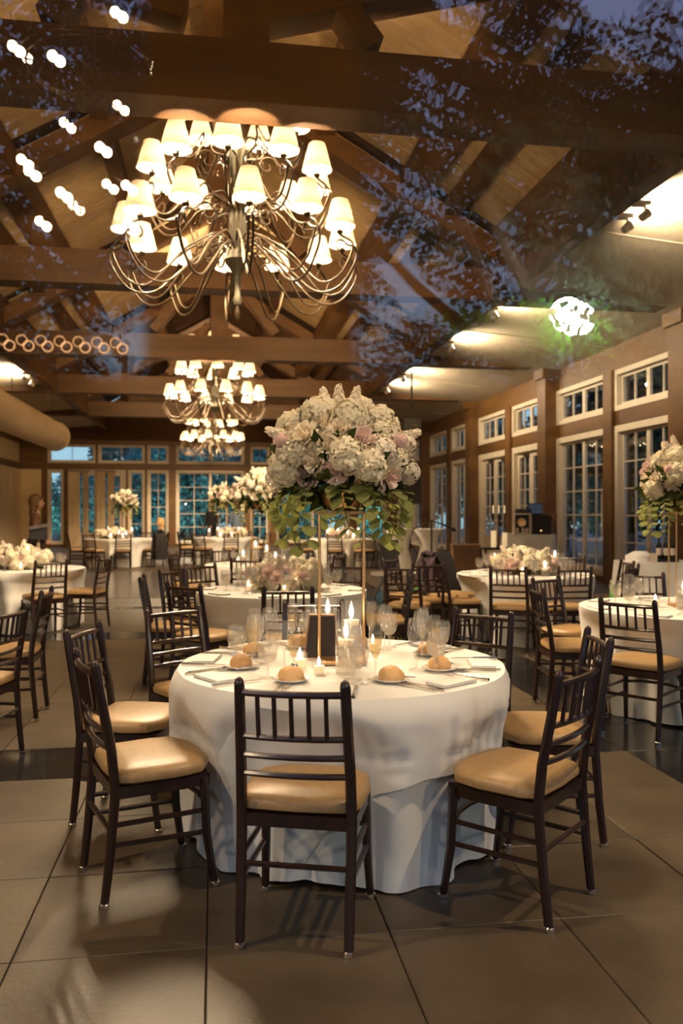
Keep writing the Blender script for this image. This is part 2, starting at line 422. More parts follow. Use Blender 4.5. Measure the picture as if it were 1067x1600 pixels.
WN = [1]; DN = [1]
def bars(wd, ht, t, d):
    mb = MB()
    mb.box(0, wd, -d/2, d/2, 0, t); mb.box(0, wd, -d/2, d/2, ht-t, ht)
    mb.box(0, t, -d/2, d/2, t, ht-t); mb.box(wd-t, wd, -d/2, d/2, t, ht-t); return mb
def window(org, rz, wd, ht, sash=2, cols=2, rows=5, casing=.11, door=False, name=None):
    """local x along the wall, y out of the room, z up"""
    if door: nm = 'door_%d' % DN[0]; DN[0] += 1
    else: nm = 'window_%d' % WN[0]; WN[0] += 1
    t = stpart(nm, org); t.rotation_euler = (0, 0, rz)
    put('window_frame' if not door else 'door_frame', bars(wd, ht, casing, .2), 'white_paint', t, False)
    iw = (wd-2*casing)/sash
    sf = .13 if door else .055
    for k in range(sash):
        x0 = casing+iw*k
        kick = .35 if door else 0
        mb = bars(iw-.006, ht-2*casing-.004, sf, .06)
        if kick: mb.box(sf, iw-sf, -.025, .025, sf, sf+kick)
        sashob = link('door_leaf' if door else 'window_sash', mb.mesh('sash', M['white_paint'], False), t, (x0+.003, .03, casing+.002))
        pw_, ph = iw-.006-2*sf, ht-2*casing-.004-2*sf-kick
        g = MB()
        for c in range(1, cols): g.box(sf+pw_*c/cols-.012, sf+pw_*c/cols+.012, -.02, .02, sf+kick, sf+kick+ph)
        for r in range(1, rows): g.box(sf, sf+pw_, -.018, .018, sf+kick+ph*r/rows-.012, sf+kick+ph*r/rows+.012)
        if g.v: put('muntin_grid', g, 'white_paint', sashob, False)
        if door:
            put('door_handle', MB().tube([(iw-.07 if k == 0 else .06, -.03, 1.0), (iw-.07 if k == 0 else .06, -.09, 1.0), (iw-.07 if k == 0 else .06, -.09, 1.12)], .011), 'iron', sashob)
            put('door_closer', MB().box(.1, .4, -.10, -.03, ht-2*casing-.12, ht-2*casing-.05).beam((.38, -.1, ht-2*casing-.08), (.62, -.16, ht-2*casing-.03), .03, .02), 'iron', sashob, False)
        me = cached(('pane', round(pw_/cols, 3), round(ph/rows, 3)), lambda: MB().box(0, pw_/cols, -.003, .003, 0, ph/rows).mesh('pane', M['pane'], False))
        for c in range(cols):
            for r in range(rows):
                link('pane', me, sashob, (sf+pw_*c/cols, 0, sf+kick+ph*r/rows))
    return t
for b in range(1, 6):
    y0 = TY[b]; ye = TY[b+1] if b+1 < 6 else YB
    for (a, e) in ((y0+.42, y0+2.66), (y0+3.02, ye-.25)):
        if e-a < .5: continue
        dr = (b == 3)
        # seen from inside, local x runs towards the camera so that local y points outwards
        window((XW+.05, a, .14), R(90), e-a, 3.06, 2, 2, 5, .13 if not dr else .16, dr).scale = (1, -1, 1)
        window((XW+.05, a, 3.5), R(90), e-a, .82, 2, 2, 1, .10).scale = (1, -1, 1)
# ---- left wall: folding partition panels
wl = wall_side(-1, 'wall_left')
put('lower_wall', MB().box(-XW-.35, -XW, .4, YB, 0, 4.33), 'panel', wl, False)
for k in range(30):
    y = 1.0+k*1.17
    put('partition_panel', MB().box(-XW-.01, -XW+.05, y+.05, y+1.12, .05, 3.25), 'panel', wl, False)
for y in TY[1:]:
    put('post', MB().box(-XW-.1, -XW+.3, y-.24, y+.24, 0, ZB), 'timber', wl, False)
put('wall_rail', MB().box(-XW-.1, -XW+.12, .4, YB, 3.26, 3.5), 'timber', wl, False)
# ---- back wall
wb = stpart('wall_back')
put('gable', MB().prism([(-XW, 4.34), (XW, 4.34), (XW, 5.2), (EX, 6.0), (0, RZ+.1), (-EX, 6.0), (-XW, 5.2)], YB, YB+.3), 'timber_x', wb, False)
put('transom_rail', MB().box(-XW, XW, YB-.06, YB+.2, 3.24, 3.52), 'timber_x', wb, False)
put('sill_wall', MB().box(-XW, XW, YB-.02, YB+.3, 0, .12), 'timber_x', wb, False)
put('valance_beam', MB().box(-XW, XW, YB-.25, YB-.01, 4.30, 4.75), 'timber_x', wb, False)
def bx(px):
    q = (px-533.5)/F; return YB*(ST+CT*q)/(CT-ST*q)
def bpost(pa, pb, z1=4.34): put('post', MB().box(bx(pa), bx(pb), YB-.14, YB+.2, 0, z1), 'timber_x', wb, False)
for pa, pb in ((66, 75), (226.5, 230.5), (264, 275), (381.5, 391), (421, 431), (545, 556), (603, 621)): bpost(pa, pb)
put('post', MB().box(bx(150), bx(153.5), YB-.12, YB+.2, 3.5, 4.34), 'timber_x', wb, False)
put('post', MB().box(bx(100), bx(107), YB-.12, YB+.2, 0, 3.25), 'timber_x', wb, False)
put('post', MB().box(bx(197), bx(200.5), YB-.12, YB+.2, 0, 3.25), 'timber_x', wb, False)
for pa, pb, sh in ((75, 150, 1), (153.5, 226.5, 1), (230.5, 264, 1), (275, 381.5, 2), (391, 421, 1), (431, 545, 2), (556, 603, 1)):
    window((bx(pa), YB+.02, 3.52), 0, bx(pb)-bx(pa), .80, sh, 2, 1, .07)
for pa, pb, sh, c, r in ((75, 100, 1, 1, 1), (200.5, 226.5, 1, 1, 4), (230.5, 264, 1, 2, 4), (275, 381.5, 2, 2, 5), (391, 421, 1, 2, 5), (431, 545, 2, 2, 5), (556, 603, 1, 2, 5)):
    window((bx(pa), YB+.02, .12), 0, bx(pb)-bx(pa), 3.12, sh, c, r, .08)
window((bx(107), YB+.02, .0), 0, bx(197)-bx(107), 3.24, 2, 2, 5, .12, True)
put('beige_return', MB().box(-XW, bx(66), YB-.1, YB+.2, .0, 3.25), 'panel', wb, False)
put('transom_infill', MB().box(-XW, bx(66), YB-.1, YB+.2, 3.5, 4.34), 'timber_x', wb, False)
put('side_infill', MB().box(bx(621), XW, YB-.1, YB+.2, .0, 4.34), 'timber_x', wb, False)
# ---- front wall and its great window, through which the picture is taken
wf = stpart('wall_front')
put('front_gable', MB().prism([(-XW, 3.3), (XW, 3.3), (XW, 5.2), (EX, 6.0), (0, RZ+.1), (-EX, 6.0), (-XW, 5.2)], .3, .5), 'timber_x', wf, False)
put('jamb_wall', MB().box(-XW, -6.2, .3, .5, 0, 3.3), 'timber_x', wf, False)
put('jamb_wall', MB().box(6.2, XW, .3, .5, 0, 3.3), 'timber_x', wf, False)
g = stpart('window_%d' % WN[0], (0, .47, 0)); WN[0] += 1
put('window_frame', MB().box(-2.4, 2.4, -.04, .04, 3.14, 3.3).box(-2.46, -2.4, -.04, .04, 0, 3.3).box(2.4, 2.46, -.04, .04, 0, 3.3), 'white_paint', g, False)
for (x0, x1) in ((-2.4, -.040), (.083, 2.4)):
    hz = 3.14-1.55
    # each light has two leaves of sealed glass that are not quite parallel: the outdoors mirrors double in it
    for (yy, rx, rz) in ((-.015, 0, 0), (.02, R(.24), R(.27))):
        mb = MB().box(-(x1-x0)/2, (x1-x0)/2, -.0008, .0008, -hz/2, hz/2)
        link('pane', mb.mesh('sheet', M['door_glass'], False), g, ((x0+x1)/2, yy, 1.55+hz/2), (rx, 0, rz))
# ================================================================== CHANDELIERS
def shade_mesh():
    mb = MB(); n = 20; rows = []
    for (r, z) in ((.145, -.13), (.135, -.09), (.118, -.02), (.10, .05), (.078, .125)):
        rows.append([(r*(1+.012*(k % 2))*math.cos(2*math.pi*k/(2*n)), r*(1+.012*(k % 2))*math.sin(2*math.pi*k/(2*n)), z) for k in range(2*n+1)])
    return mb.grid(rows).mesh('lamp_shade', M['shade'])
def arm_mesh(r, zs, zroot, drop):
    mb = MB()
    for off in (-.018, .018):
        P = [(.09, zroot), (.2, zroot+.06), (.34, zroot+.0), (r*.55, zs-drop*.55), (r*.8, zs-drop), (r*1.0, zs-drop*.93), (r*1.12, zs-drop*.55), (r*1.08, zs-.30), (r*1.0, zs-.24), (r*.97, zs-.30), (r*1.0, zs-.34)] if off < 0 else \
            [(.09, zroot-.08), (.24, zroot-.05), (r*.5, zs-drop*.75), (r*.75, zs-drop*1.13), (r*.98, zs-drop*1.1), (r*1.14, zs-drop*.7), (r*1.1, zs-.26), (r, zs-.18), (r, zs-.12)]
        Q = []
        for i in range(len(P)-1):
            p0, p1, p2, p3 = P[max(i-1, 0)], P[i], P[i+1], P[min(i+2, len(P)-1)]
            for j in range(4):
                t = j/4
                Q.append(tuple(.5*((2*p1[c])+(-p0[c]+p2[c])*t+(2*p0[c]-5*p1[c]+4*p2[c]-p3[c])*t*t+(-p0[c]+3*p1[c]-3*p2[c]+p3[c])*t**3) for c in (0, 1)))
        Q.append(P[-1])
        mb.tube([(x, off, z) for x, z in Q], .0115, 6)
    # a scroll near the root
    sp = []
    for k in range(22):
        a = k/21*3.6*math.pi/1.6; rr = .11*(1-k/26)
        sp.append((.30+rr*math.cos(a), 0, zroot-.13+rr*math.sin(a)))
    mb.tube(sp, .009, 5)
    return mb
LAMPS = []
def chandelier(x, y, label, ztop, energy, phase):
    t = thing('chandelier', label, 'chandelier', (x, y, 3.55), 0)
    col = MB().lathe([(.0, -.02), (.035, .0), (.05, .05), (.03, .10), (.035, .3), (.10, .38), (.13, .44), (.10, .52), (.06, .62), (.085, .72), (.075, 1.5), (.10, 1.58), (.07, 1.7), (.06, 2.2), (.09, 2.28), (.05, 2.4), (.035, ztop-3.55)], 14)
    put('column', col, 'iron_light', t)
    put('finial', MB().lathe([(.004, -.16), (.02, -.13), (.03, -.08), (.012, -.02), (.02, .0)], 10), 'iron', t)
    for (n, r, zs, zroot, drop, ph) in ((12, 1.08, .78, .62, .62, .13), (10, .84, 1.36, 1.02, .52, .3), (6, .60, 1.95, 1.55, .46, .1)):
        am = cached(('arm', n), lambda: arm_mesh(r, zs, zroot, drop).mesh('arm', M['iron']))
        sm = cached('shade', shade_mesh)
        cupm = cached('cup', lambda: MB().lathe([(.002, -.19), (.02, -.18), (.034, -.155), (.030, -.148), (.013, -.145), (.011, -.05)], 12).mesh('candle_cup', M['iron']))
        bm = cached('bulb', lambda: MB().lathe([(.004, 0), (.016, .01), (.022, .03), (.014, .06), (.002, .08)], 10).mesh('bulb', M['bulb']))
        for k in range(n):
            a = 2*math.pi*(k+ph+phase)/n
            rj = r
            link('arm', am, t, None, (0, 0, a))
            p = (rj*math.cos(a), rj*math.sin(a), zs)
            link('candle_cup', cupm, t, p)
            link('lamp_shade', sm, t, (p[0], p[1], p[2]+.02), (0, 0, a))
            link('bulb', bm, t, (p[0], p[1], p[2]-.135))
            LAMPS.append((Vector((x+p[0], y+p[1], 3.55+zs-.025)), energy))
    return t
E1 = 80
chandelier(.22, 8.25, 'large bronze chandelier with cream shades hanging nearest above the front tables', RZ-.40, E1, 0)
chandelier(.0, 19.75, 'second bronze chandelier with cream shades, halfway down the hall', RZ-.40, E1, .3)
chandelier(-.1, 31.25, 'farthest bronze chandelier, lowest in the photo, before the back windows', RZ-.40, E1, .6)
for p, e in LAMPS: light('shade_lamp', 'POINT', p, e, (1, .75, .47), .012)
# spotlights on the fascia beams, aimed up at the aisle ceilings
def spotlight(x, y, label, sgn):
    t = thing('spotlight', label, 'spotlight', (x, y, 4.93))
    put('bracket', MB().box(min(-.14*sgn, .05*sgn), max(-.14*sgn, .05*sgn), -.05, .05, -.02, .03).tube([(0, 0, -.02), (0, 0, -.08)], .012), 'white_paint', t)
    hd = link('lamp_head', MB().lathe([(.02, -.07), (.045, -.06), (.055, .05), (.05, .055)], 12).mesh('lamp_head', M['white_paint']), t, (0, 0, -.12), (0, R(52)*sgn, 0))
    put('lens', MB().lathe([(.001, .056), (.045, .057), (.045, .06), (.001, .062)], 12), 'spot_glow', hd)
    light('spot_lamp', 'SPOT', (x+.10*sgn, y, 4.86), 270, (1, .78, .50), .03, None, R(165), (0, R(180-66)*-sgn, 0), .7)
spotlight(4.78, 8.55, 'pair mate of the bright white spotlight on the right beam nearest the camera', 1)
spotlight(4.78, 8.95, 'bright white spotlight on the right beam, largest glare at the upper right', 1)
spotlight(4.72, 13.4, 'small white spotlight on the right beam above the tall windows', 1)
spotlight(4.78, 16.2, 'small added spotlight on the right beam between the tall windows and french doors', 1)  # added to brighten the right aisle ceiling
spotlight(4.72, 20.2, 'bright spotlight on the right beam, nearer of the two above the flowers', 1)
spotlight(4.72, 22.2, 'bright spotlight on the right beam, farther of the two above the flowers', 1)
spotlight(-4.72, 21.4, 'bright spotlight on the left beam beneath the aisle ceiling', -1)
spotlight(-4.72, 22.3, 'dim spotlight on the left beam just behind the brighter one', -1)

spotlight(4.78, 2.6, 'spotlight on the right beam just outside the photo above the front table', 1)
spotlight(-4.78, 2.6, 'added spotlight on the left beam just outside the photo above the front table', -1)  # left one added out of view as side fill
def fill_downlight(x, y, z, tx, ty, e, label, ang=52):  # unseen track lamps, added to fill light on the tables
    t = thing('fill_track_lamp', label, 'spotlight', (x, y, z))
    d = Vector((tx-x, ty-y, .8-z)).normalized(); q = (-d).to_track_quat('Z', 'Y').to_euler()
    put('stem', MB().tube([(0, 0, 0), (0, 0, -.16)], .012), 'black', t)
    h = put('lamp_head', MB().lathe([(.03, .09), (.05, .07), (.055, -.05), (.05, -.05)], 12), 'black', t, True, (0, 0, -.2), q)
    put('lens', MB().lathe([(.001, -.045), (.045, -.046), (.001, -.047)], 12), 'spot_glow', h)
    light('fill_track_light', 'SPOT', Vector((x, y, z-.2))+d*.07, e, (1, .74, .47), .05, None, R(ang), q, .8)
for sx_ in (-2.43, 2.43):  # unseen lanterns, added as warm fill for the front table and floor
    t = thing('fill_wall_lantern', f'added warm glass lantern inside the great front window, {"left" if sx_ < 0 else "right"} jamb', 'lamp', (sx_, .52, 2.3))
    put('bracket', MB().box(-.03, .03, -.03, .0, -.1, .1).tube([(0, 0, .06), (0, .1, .09), (0, .16, .05)], .01), 'iron', t)
    put('lantern_frame', MB().lathe([(.05, .05), (.07, .03), (.012, .0), (.012, -.0)], 6, (0, .16, 0)).lathe([(.05, -.24), (.055, -.22), (.01, -.21)], 6, (0, .16, 0)), 'iron', t)
    put('candle_bulb', MB().ball((0, .16, -.12), .03, 10, 8), 'bulb', t)
    light('lantern_fill_lamp', 'POINT', (sx_, .68, 2.12), 60, (1, .74, .46), .06)
fill_downlight(3.3, 2.0, 6.2, .9, 3.4, 520, 'added black track lamp on the right purlin aimed at the front table')
fill_downlight(-3.3, 2.0, 6.2, -.3, 3.6, 520, 'added black track lamp on the left purlin aimed at the front table')
for ty_ in (.55, 7.22, 12.97, 18.72, 24.47):  # hidden lamps added behind each truss to light the next beam faces
    for sx_ in (-2.3, 2.3):
        wd = {.55: 'front gable', 7.22: 'nearest truss', 12.97: 'second truss', 18.72: 'third truss', 24.47: 'fourth truss'}[ty_]
        y2 = ty_+6.2
        t = thing('fill_track_lamp', f'added black track lamp behind the {wd}, {"left" if sx_ < 0 else "right"} one', 'spotlight', (sx_, ty_, 5.25))
        d = (Vector((sx_*.55, y2, 5.6))-Vector((sx_, ty_, 5.25))).normalized(); q = (-d).to_track_quat('Z', 'Y').to_euler()
        put('yoke', MB().box(-.05, .05, -.03, .0, -.06, .06), 'black', t, False)
        h = put('lamp_head', MB().lathe([(.03, .09), (.05, .07), (.055, -.05), (.05, -.05)], 12), 'black', t, True, (0, .07, 0), q)
        put('lens', MB().lathe([(.001, -.045), (.045, -.046), (.001, -.047)], 12), 'spot_glow', h)
        light('fill_track_light', 'SPOT', Vector((sx_, ty_+.07, 5.25))+d*.07, (80 if ty_ < 1 else 310), (1, .66, .33), .05, None, R(125), q, .9)
fill_downlight(3.3, 5.2, 6.2, 3.2, 6.2, 300, 'added black track lamp on the right purlin aimed at the right edge table')
# ================================================================== CHAIRS
def chair_parts():
    P = []
    def tb(name, pts, r, m='mahogany', n=8):
        mb = MB().tube(pts, r, n); P.append((name, mb, m))
    def post(s):
        pts = [(s*.186, 0, 0), (s*.188, .022, .2), (s*.19, .04, .43), (s*.188, .026, .58), (s*.183, -.004, .74), (s*.179, -.03, .895), (s*.179, -.033, .912), (s*.179, -.034, .92)]
        return pts
    for s in (-1, 1): tb('back_post', post(s), [.0165, .0185, .0195, .0195, .019, .0185, .014, .004])
    for s in (-1, 1): tb('leg', [(s*.206, .425, 0), (s*.196, .395, .2), (s*.192, .385, .43)], [.015, .018, .019])
    fr = MB().rings([[(-.205, .03, z), (.205, .03, z), (.212, .30, z), (.19, .41, z), (-.19, .41, z), (-.212, .30, z)] for z in (.40, .444)])
    P.append(('seat_frame', fr, 'mahogany'))
    def outline(ins, z):
        o = []
        base = [(-.185, .045), (0, .035), (.185, .045), (.212, .10), (.222, .27), (.205, .37), (.12, .425), (0, .435), (-.12, .425), (-.205, .37), (-.222, .27), (-.212, .10)]
        c = (0, .235)
        k = len(base)
        for i in range(k):
            for tt in (0, .5):
                a, b = base[i], base[(i+1) % k]
                x, y = a[0]+(b[0]-a[0])*tt, a[1]+(b[1]-a[1])*tt
                dx, dy = c[0]-x, c[1]-y; L = math.hypot(dx, dy)
                o.append((x+dx/L*ins, y+dy/L*ins, z))
        return o
    cu = MB().rings([outline(.012, .446), outline(-.002, .456), outline(-.004, .476), outline(.006, .492), outline(.03, .503), outline(.09, .510), outline(.17, .513)])
    P.append(('seat_cushion', cu, 'cushion'))
    def bow(z, y, half, r, name, sag=.02):
        tb(name, [(-half, y, z), (-half*.5, y-sag*.75, z), (0, y-sag, z), (half*.5, y-sag*.75, z), (half, y, z)], r)
    bow(.868, -.026, .178, .0125, 'crest_rail')
    bow(.716, .0, .182, .0115, 'rail'); bow(.650, .013, .185, .0115, 'rail'); bow(.585, .024, .187, .0115, 'rail')
    for k in range(5):
        x = (-2+k)*.058; sg = .02*(1-(x/.18)**2)
        tb('spindle', [(x, -.003-sg, .716), (x*1.0, -.024-sg, .868)], .0085, n=6)
    for s in (-1, 1):
        tb('stretcher', [(s*.188, .03, .30), (s*.195, .39, .30)], .0105, n=6); tb('stretcher', [(s*.187, .022, .225), (s*.197, .395, .215)], .0105, n=6)
        tb('corner_brace', [(s*.193, .387, .32), (s*.17, .387, .37), (s*.12, .392, .405)], .009, n=6)
    tb('stretcher', [(-.188, .026, .275), (.188, .026, .275)], .0105, n=6)
    tb('stretcher', [(-.194, .39, .29), (-.1, .42, .30), (0, .43, .30), (.1, .42, .30), (.194, .39, .29)], .0105, n=6)
    gl = []
    for (x, y) in ((-.186, 0), (.186, 0), (-.206, .425), (.206, .425)):
        P.append(('foot_glide', MB().lathe([(.018, 0), (.0195, .004), (.0195, .016), (.016, .02)], 8, (x, y, 0)), 'silver'))
    return P
CP = [(n, mb.mesh(n, M[m]), m) for n, mb, m in chair_parts()]
def far_mesh():
    a = MB()
    for n, mb, m in chair_parts():
        if m == 'mahogany': a.merge(mb)
    return a.mesh('chair_frame', M['mahogany'])
CHAIRS = []
GR = 'dark wooden ballroom chairs with tan seats'
def chair(xc, zc, fx, fz, label, detail=True):
    """middle of the back feet and the way it faces, both against the view axis"""
    p = cw(xc, zc); d = cw(fx, fz)
    t = thing('banquet_chair', label, 'chair', p, math.atan2(-d.x, d.y), GR)
    if detail:
        for n, me, m in CP: link(n, me, t)
    else:
        link('chair_frame', cached('farchair', far_mesh), t)
        link('seat_cushion', [me for n, me, m in CP if n == 'seat_cushion'][0], t)
    CHAIRS.append((p, math.atan2(-d.x, d.y))); return t

# ================================================================== TABLES
TABLES = {}; CLOTHS = []
def smooth(a, b, x):
    t = min(1, max(0, (x-a)/(b-a))); return t*t*(3-2*t)
def cloth_mesh(Rr, seed, na=168, zt=.75, hem=.012, overlay=False, oang=0, oh=1.07, near=(), org=None):
    def need(x, y, z, a):
        # how far the cloth has to give way so that it hangs in front of a seat pushed under it
        k = 0.0
        for q, ca in near:
            while k < .5:
                px, py = x-k*math.cos(a), y-k*math.sin(a)
                dx, dy = px+org.x-q.x, py+org.y-q.y; cx, cy_ = dx*math.cos(ca)+dy*math.sin(ca), -dx*math.sin(ca)+dy*math.cos(ca)
                if z > .53 or abs(cx) > .245 or cy_ > .462 or cy_ < -.2: break
                k += .006
        return k
    r = random.Random(seed); mb = MB()
    ks = [(r.choice([7, 9, 11, 13, 16, 19]), r.uniform(0, 6.28), r.uniform(.5, 1)) for _ in range(4)]
    rows = []
    thk = .004 if overlay else 0
    for rr in (.001, Rr*.4, Rr*.8, Rr*.97): rows.append([(rr*math.cos(2*math.pi*k/na), rr*math.sin(2*math.pi*k/na), zt+thk) for k in range(na+1)])
    nd = 15
    for j in range(nd+1):
        t = j/nd; row = []
        for k in range(na+1):
            a = 2*math.pi*(k % na)/na
            full = zt-hem-.008*math.sin(5*a+seed)
            if overlay:
                q = max(abs(math.cos(a-oang)), abs(math.sin(a-oang)))
                full = min(oh/q-Rr, zt-.08)
            drop = full*t
            wv = sum(A*math.sin(K*a+p) for K, p, A in ks)/2.2
            wv = math.copysign(abs(wv)**.75, wv)-.25
            amp = .062*smooth(0, .55, drop)+.004
            if overlay: amp *= 1.0
            bulge = .016*smooth(0, .035, drop)
            rad = Rr+bulge+(thk*2.2)+amp*wv - .01*smooth(.1, .7, drop)
            if overlay: rad += .012*smooth(0, .1, drop)+ .02*smooth(.15, .5, drop)*(1 if full > .45 else 0)
            z = zt+thk-drop if drop > .012 else zt+thk-drop*.4
            row.append((rad, a, z, drop))
        rows.append(row)
    top = 4; nr = len(rows)
    push = [[0.0]*na for _ in rows]
    for j in range(top, nr):
        for k in range(na):
            rad, a, z, drop = rows[j][k]
            if drop > .1: push[j][k] = need(rad*math.cos(a), rad*math.sin(a), z, a)
    for _ in range(10):
        new = [r_[:] for r_ in push]
        for j in range(top, nr):
            for k in range(na):
                m = max(push[j][k-1], push[j][(k+1) % na], push[max(j-1, top)][k], push[min(j+1, nr-1)][k])
                if m-.011 > new[j][k]: new[j][k] = m-.011
        push = new
    for j in range(top, nr):
        rows[j] = [((rad-push[j][k % na]*smooth(.0, .12, drop)+(.010*smooth(0, .1, drop) if overlay else 0))*math.cos(a), (rad-push[j][k % na]*smooth(.0, .12, drop)+(.010*smooth(0, .1, drop) if overlay else 0))*math.sin(a), z) for k, (rad, a, z, drop) in enumerate(rows[j])]
    return mb.grid(rows).mesh('tablecloth', M['cloth'])
def round_table(key, xc, zc, Rr, tlabel, clabel, seed, over=None, zt=.75):
    p = cw(xc, zc); TABLES[key] = (xc, zc, Rr)
    t = thing('round_table', tlabel, 'table', p, 0, 'round dinner tables')
    put('tabletop', MB().lathe([(.01, zt-.03), (Rr-.012, zt-.03), (Rr-.008, zt-.004), (.01, zt-.004)], 48), 'brownbox', t)
    put('pedestal', MB().lathe([(.30, 0), (.30, .03), (.06, .06), (.05, zt-.06), (.2, zt-.03)], 20), 'black', t)
    CLOTHS.append((p, Rr, clabel, seed, over, zt))
    return t
# ---- flowers
def frame_to(d):
    d = Vector(d).normalized(); return d.to_track_quat('Z', 'Y').to_euler()
def rose(m, name, seed):
    r = random.Random(seed); mb = MB()
    for lay, (n, rad, tilt, ln) in enumerate(((3, .10, .05, .75), (4, .24, .16, .8), (5, .42, .36, .85), (6, .60, .62, .85), (7, .76, .95, .8))):
        for k in range(n):
            a0 = 2*math.pi*(k/n)+lay*.7+r.uniform(-.15, .15); wd = 2*math.pi/n*.82
            rows = []
            for i in range(5):
                v = i/4; row = []
                for j in range(6):
                    u = j/5-.5
                    rr = rad*.55+v*ln*math.sin(tilt)*.8+.10*v*v*(lay > 1)+.0
                    a = a0+u*wd*(1.0 if v < .8 else .86)
                    z = -.25+v*ln*math.cos(tilt)-.10*abs(u*2)**2*v-(.16*v**4 if lay > 2 else 0)-.10*lay+.12
                    rr *= 1+.05*math.sin(j*2+k)
                    row.append((rr*math.cos(a), rr*math.sin(a), z))
                rows.append(row)
            mb.grid(rows)
    mb.ball((0, 0, -.28), .38, 8, 5)
    return mb.mesh(name, M[m])
def cluster(m, name, seed, n=70, fl=.33, sq=(1, 1, .84)):
    r = random.Random(seed); mb = MB(); mb.ball((0, 0, -.08), .76, 12, 8, (1, 1, .84))
    for i in range(n):
        z = 1-1.65*i/n; a = i*2.399963; q = math.sqrt(max(0, 1-z*z))
        d = Vector((q*math.cos(a), q*math.sin(a), z)); c = Vector((d.x*sq[0], d.y*sq[1], d.z*sq[2]))*r.uniform(.84, 1.04)
        d = (d+Vector((r.gauss(0, .25), r.gauss(0, .25), r.gauss(0, .25)))).normalized()
        X = d.orthogonal().normalized(); Y = d.cross(X); tw = r.uniform(0, 3)
        for k in range(4):
            b = tw+k*math.pi/2
            e = X*math.cos(b)+Y*math.sin(b); f = d.cross(e); s = fl*r.uniform(.8, 1.1)
            mb.grid([[c-f*.02, c+f*.02], [c+e*s*.55-f*s*.42+d*.05, c+e*s*.55+f*s*.42+d*.05], [c+e*s-f*s*.25+d*.0, c+e*s+f*s*.25+d*.0]])
    return mb.mesh(name, M[m])
def spike(m, name, seed):
    r = random.Random(seed); mb = MB(); mb.tube([(0, 0, -.6), (0, 0, -.05), (0, 0, .0), (0, 0, .6), (0, 0, 1.2), (0, 0, 1.65)], [.03, .03, .30, .28, .18, .04], 8)
    for i in range(30):
        z = i/30*1.6; a = i*2.4; rad = .34*(1-(z/1.75)**1.6)+.07
        c = Vector((rad*math.cos(a), rad*math.sin(a), z)); d = Vector((math.cos(a), math.sin(a), .5)).normalized()
        X = d.orthogonal().normalized(); Y = d.cross(X); s = .27*(1-.55*z/1.7)
        for k in range(5):
            b = k*1.2566+i; e = X*math.cos(b)+Y*math.sin(b); f = d.cross(e)
            mb.grid([[c-f*.02, c+f*.02], [c+e*s*.6-f*s*.4+d*.08, c+e*s*.6+f*s*.4+d*.08], [c+e*s-f*s*.2+d*.02, c+e*s+f*s*.2+d*.02]])
    return mb.mesh(name, M[m])
def pompon(m, name, seed):
    mb = MB(); mb.ball((0, 0, 0), .86, 10, 7)
    for i in range(110):
        z = 1-2*(i+.5)/110; a = i*2.399963; q = math.sqrt(1-z*z); d = Vector((q*math.cos(a), q*math.sin(a), z))
        X = d.orthogonal().normalized(); Y = d.cross(X); c = d*.82
        mb.grid([[c-X*.09, c+X*.09], [c+d*.18-X*.10+Y*.05, c+d*.18+X*.10+Y*.05], [c+d*.16-X*.03+Y*.13, c+d*.16+X*.03+Y*.13]])
    return mb.mesh(name, M[m])
def leaf_mesh(m, name, round_=True):
    rows = []
    for i in range(6):
        v = i/5; wv = math.sin(math.pi*min(1, v*.97+.03))**(.55 if round_ else .9)*(.42 if round_ else .24)
        rows.append([(-wv, v, .10*wv*1.5-.15*v*v), (0, v, -.15*v*v), (wv, v, .10*wv*1.5-.15*v*v)])
    return MB().grid(rows).mesh(name, M[m])
FL = {'rose_w': ('rose', [rose('rose_white', 'rose', s) for s in (1, 2)]), 'rose_b': ('blush_rose', [rose('rose_blush', 'blush_rose', s) for s in (3, 4)]),
      'hyd': ('hydrangea', [cluster('hydrangea', 'hydrangea', s) for s in (5, 6)]), 'stock': ('stock_spike', [spike('stock', 'stock_spike', 7)]),
      'dahlia': ('dahlia', [pompon('dahlia', 'dahlia', 8)]), 'clus': ('stock_cluster', [cluster('stock', 'stock_cluster', 9, 40, .32, (1, 1, 1))])}
LEAF = leaf_mesh('leaf', 'leaf'); LEAFD = leaf_mesh('leaf_dark', 'leaf', False)
def leaf_ball(rx, ry, rz, n, seed, size, low=-1):
    r = random.Random(seed); mb = MB()
    for i in range(n):
        z = 1-(1-low)*(i+.5)/n; a = i*2.399963; q = math.sqrt(max(0, 1-z*z)); d = Vector((q*math.cos(a), q*math.sin(a), z))
        k = r.uniform(.55, .95); c = Vector((d.x*rx, d.y*ry, d.z*rz))*k
        X = (d.orthogonal().normalized()*math.cos(i)+d.cross(d.orthogonal().normalized())*math.sin(i)); Y = d.cross(X); s = size*r.uniform(.7, 1.2)
        t = (X*.7+d*.7)
        mb.grid([[c, c], [c+t*s*.5-Y*s*.25, c+t*s*.5+Y*s*.25], [c+t*s, c+t*s]])
    return mb
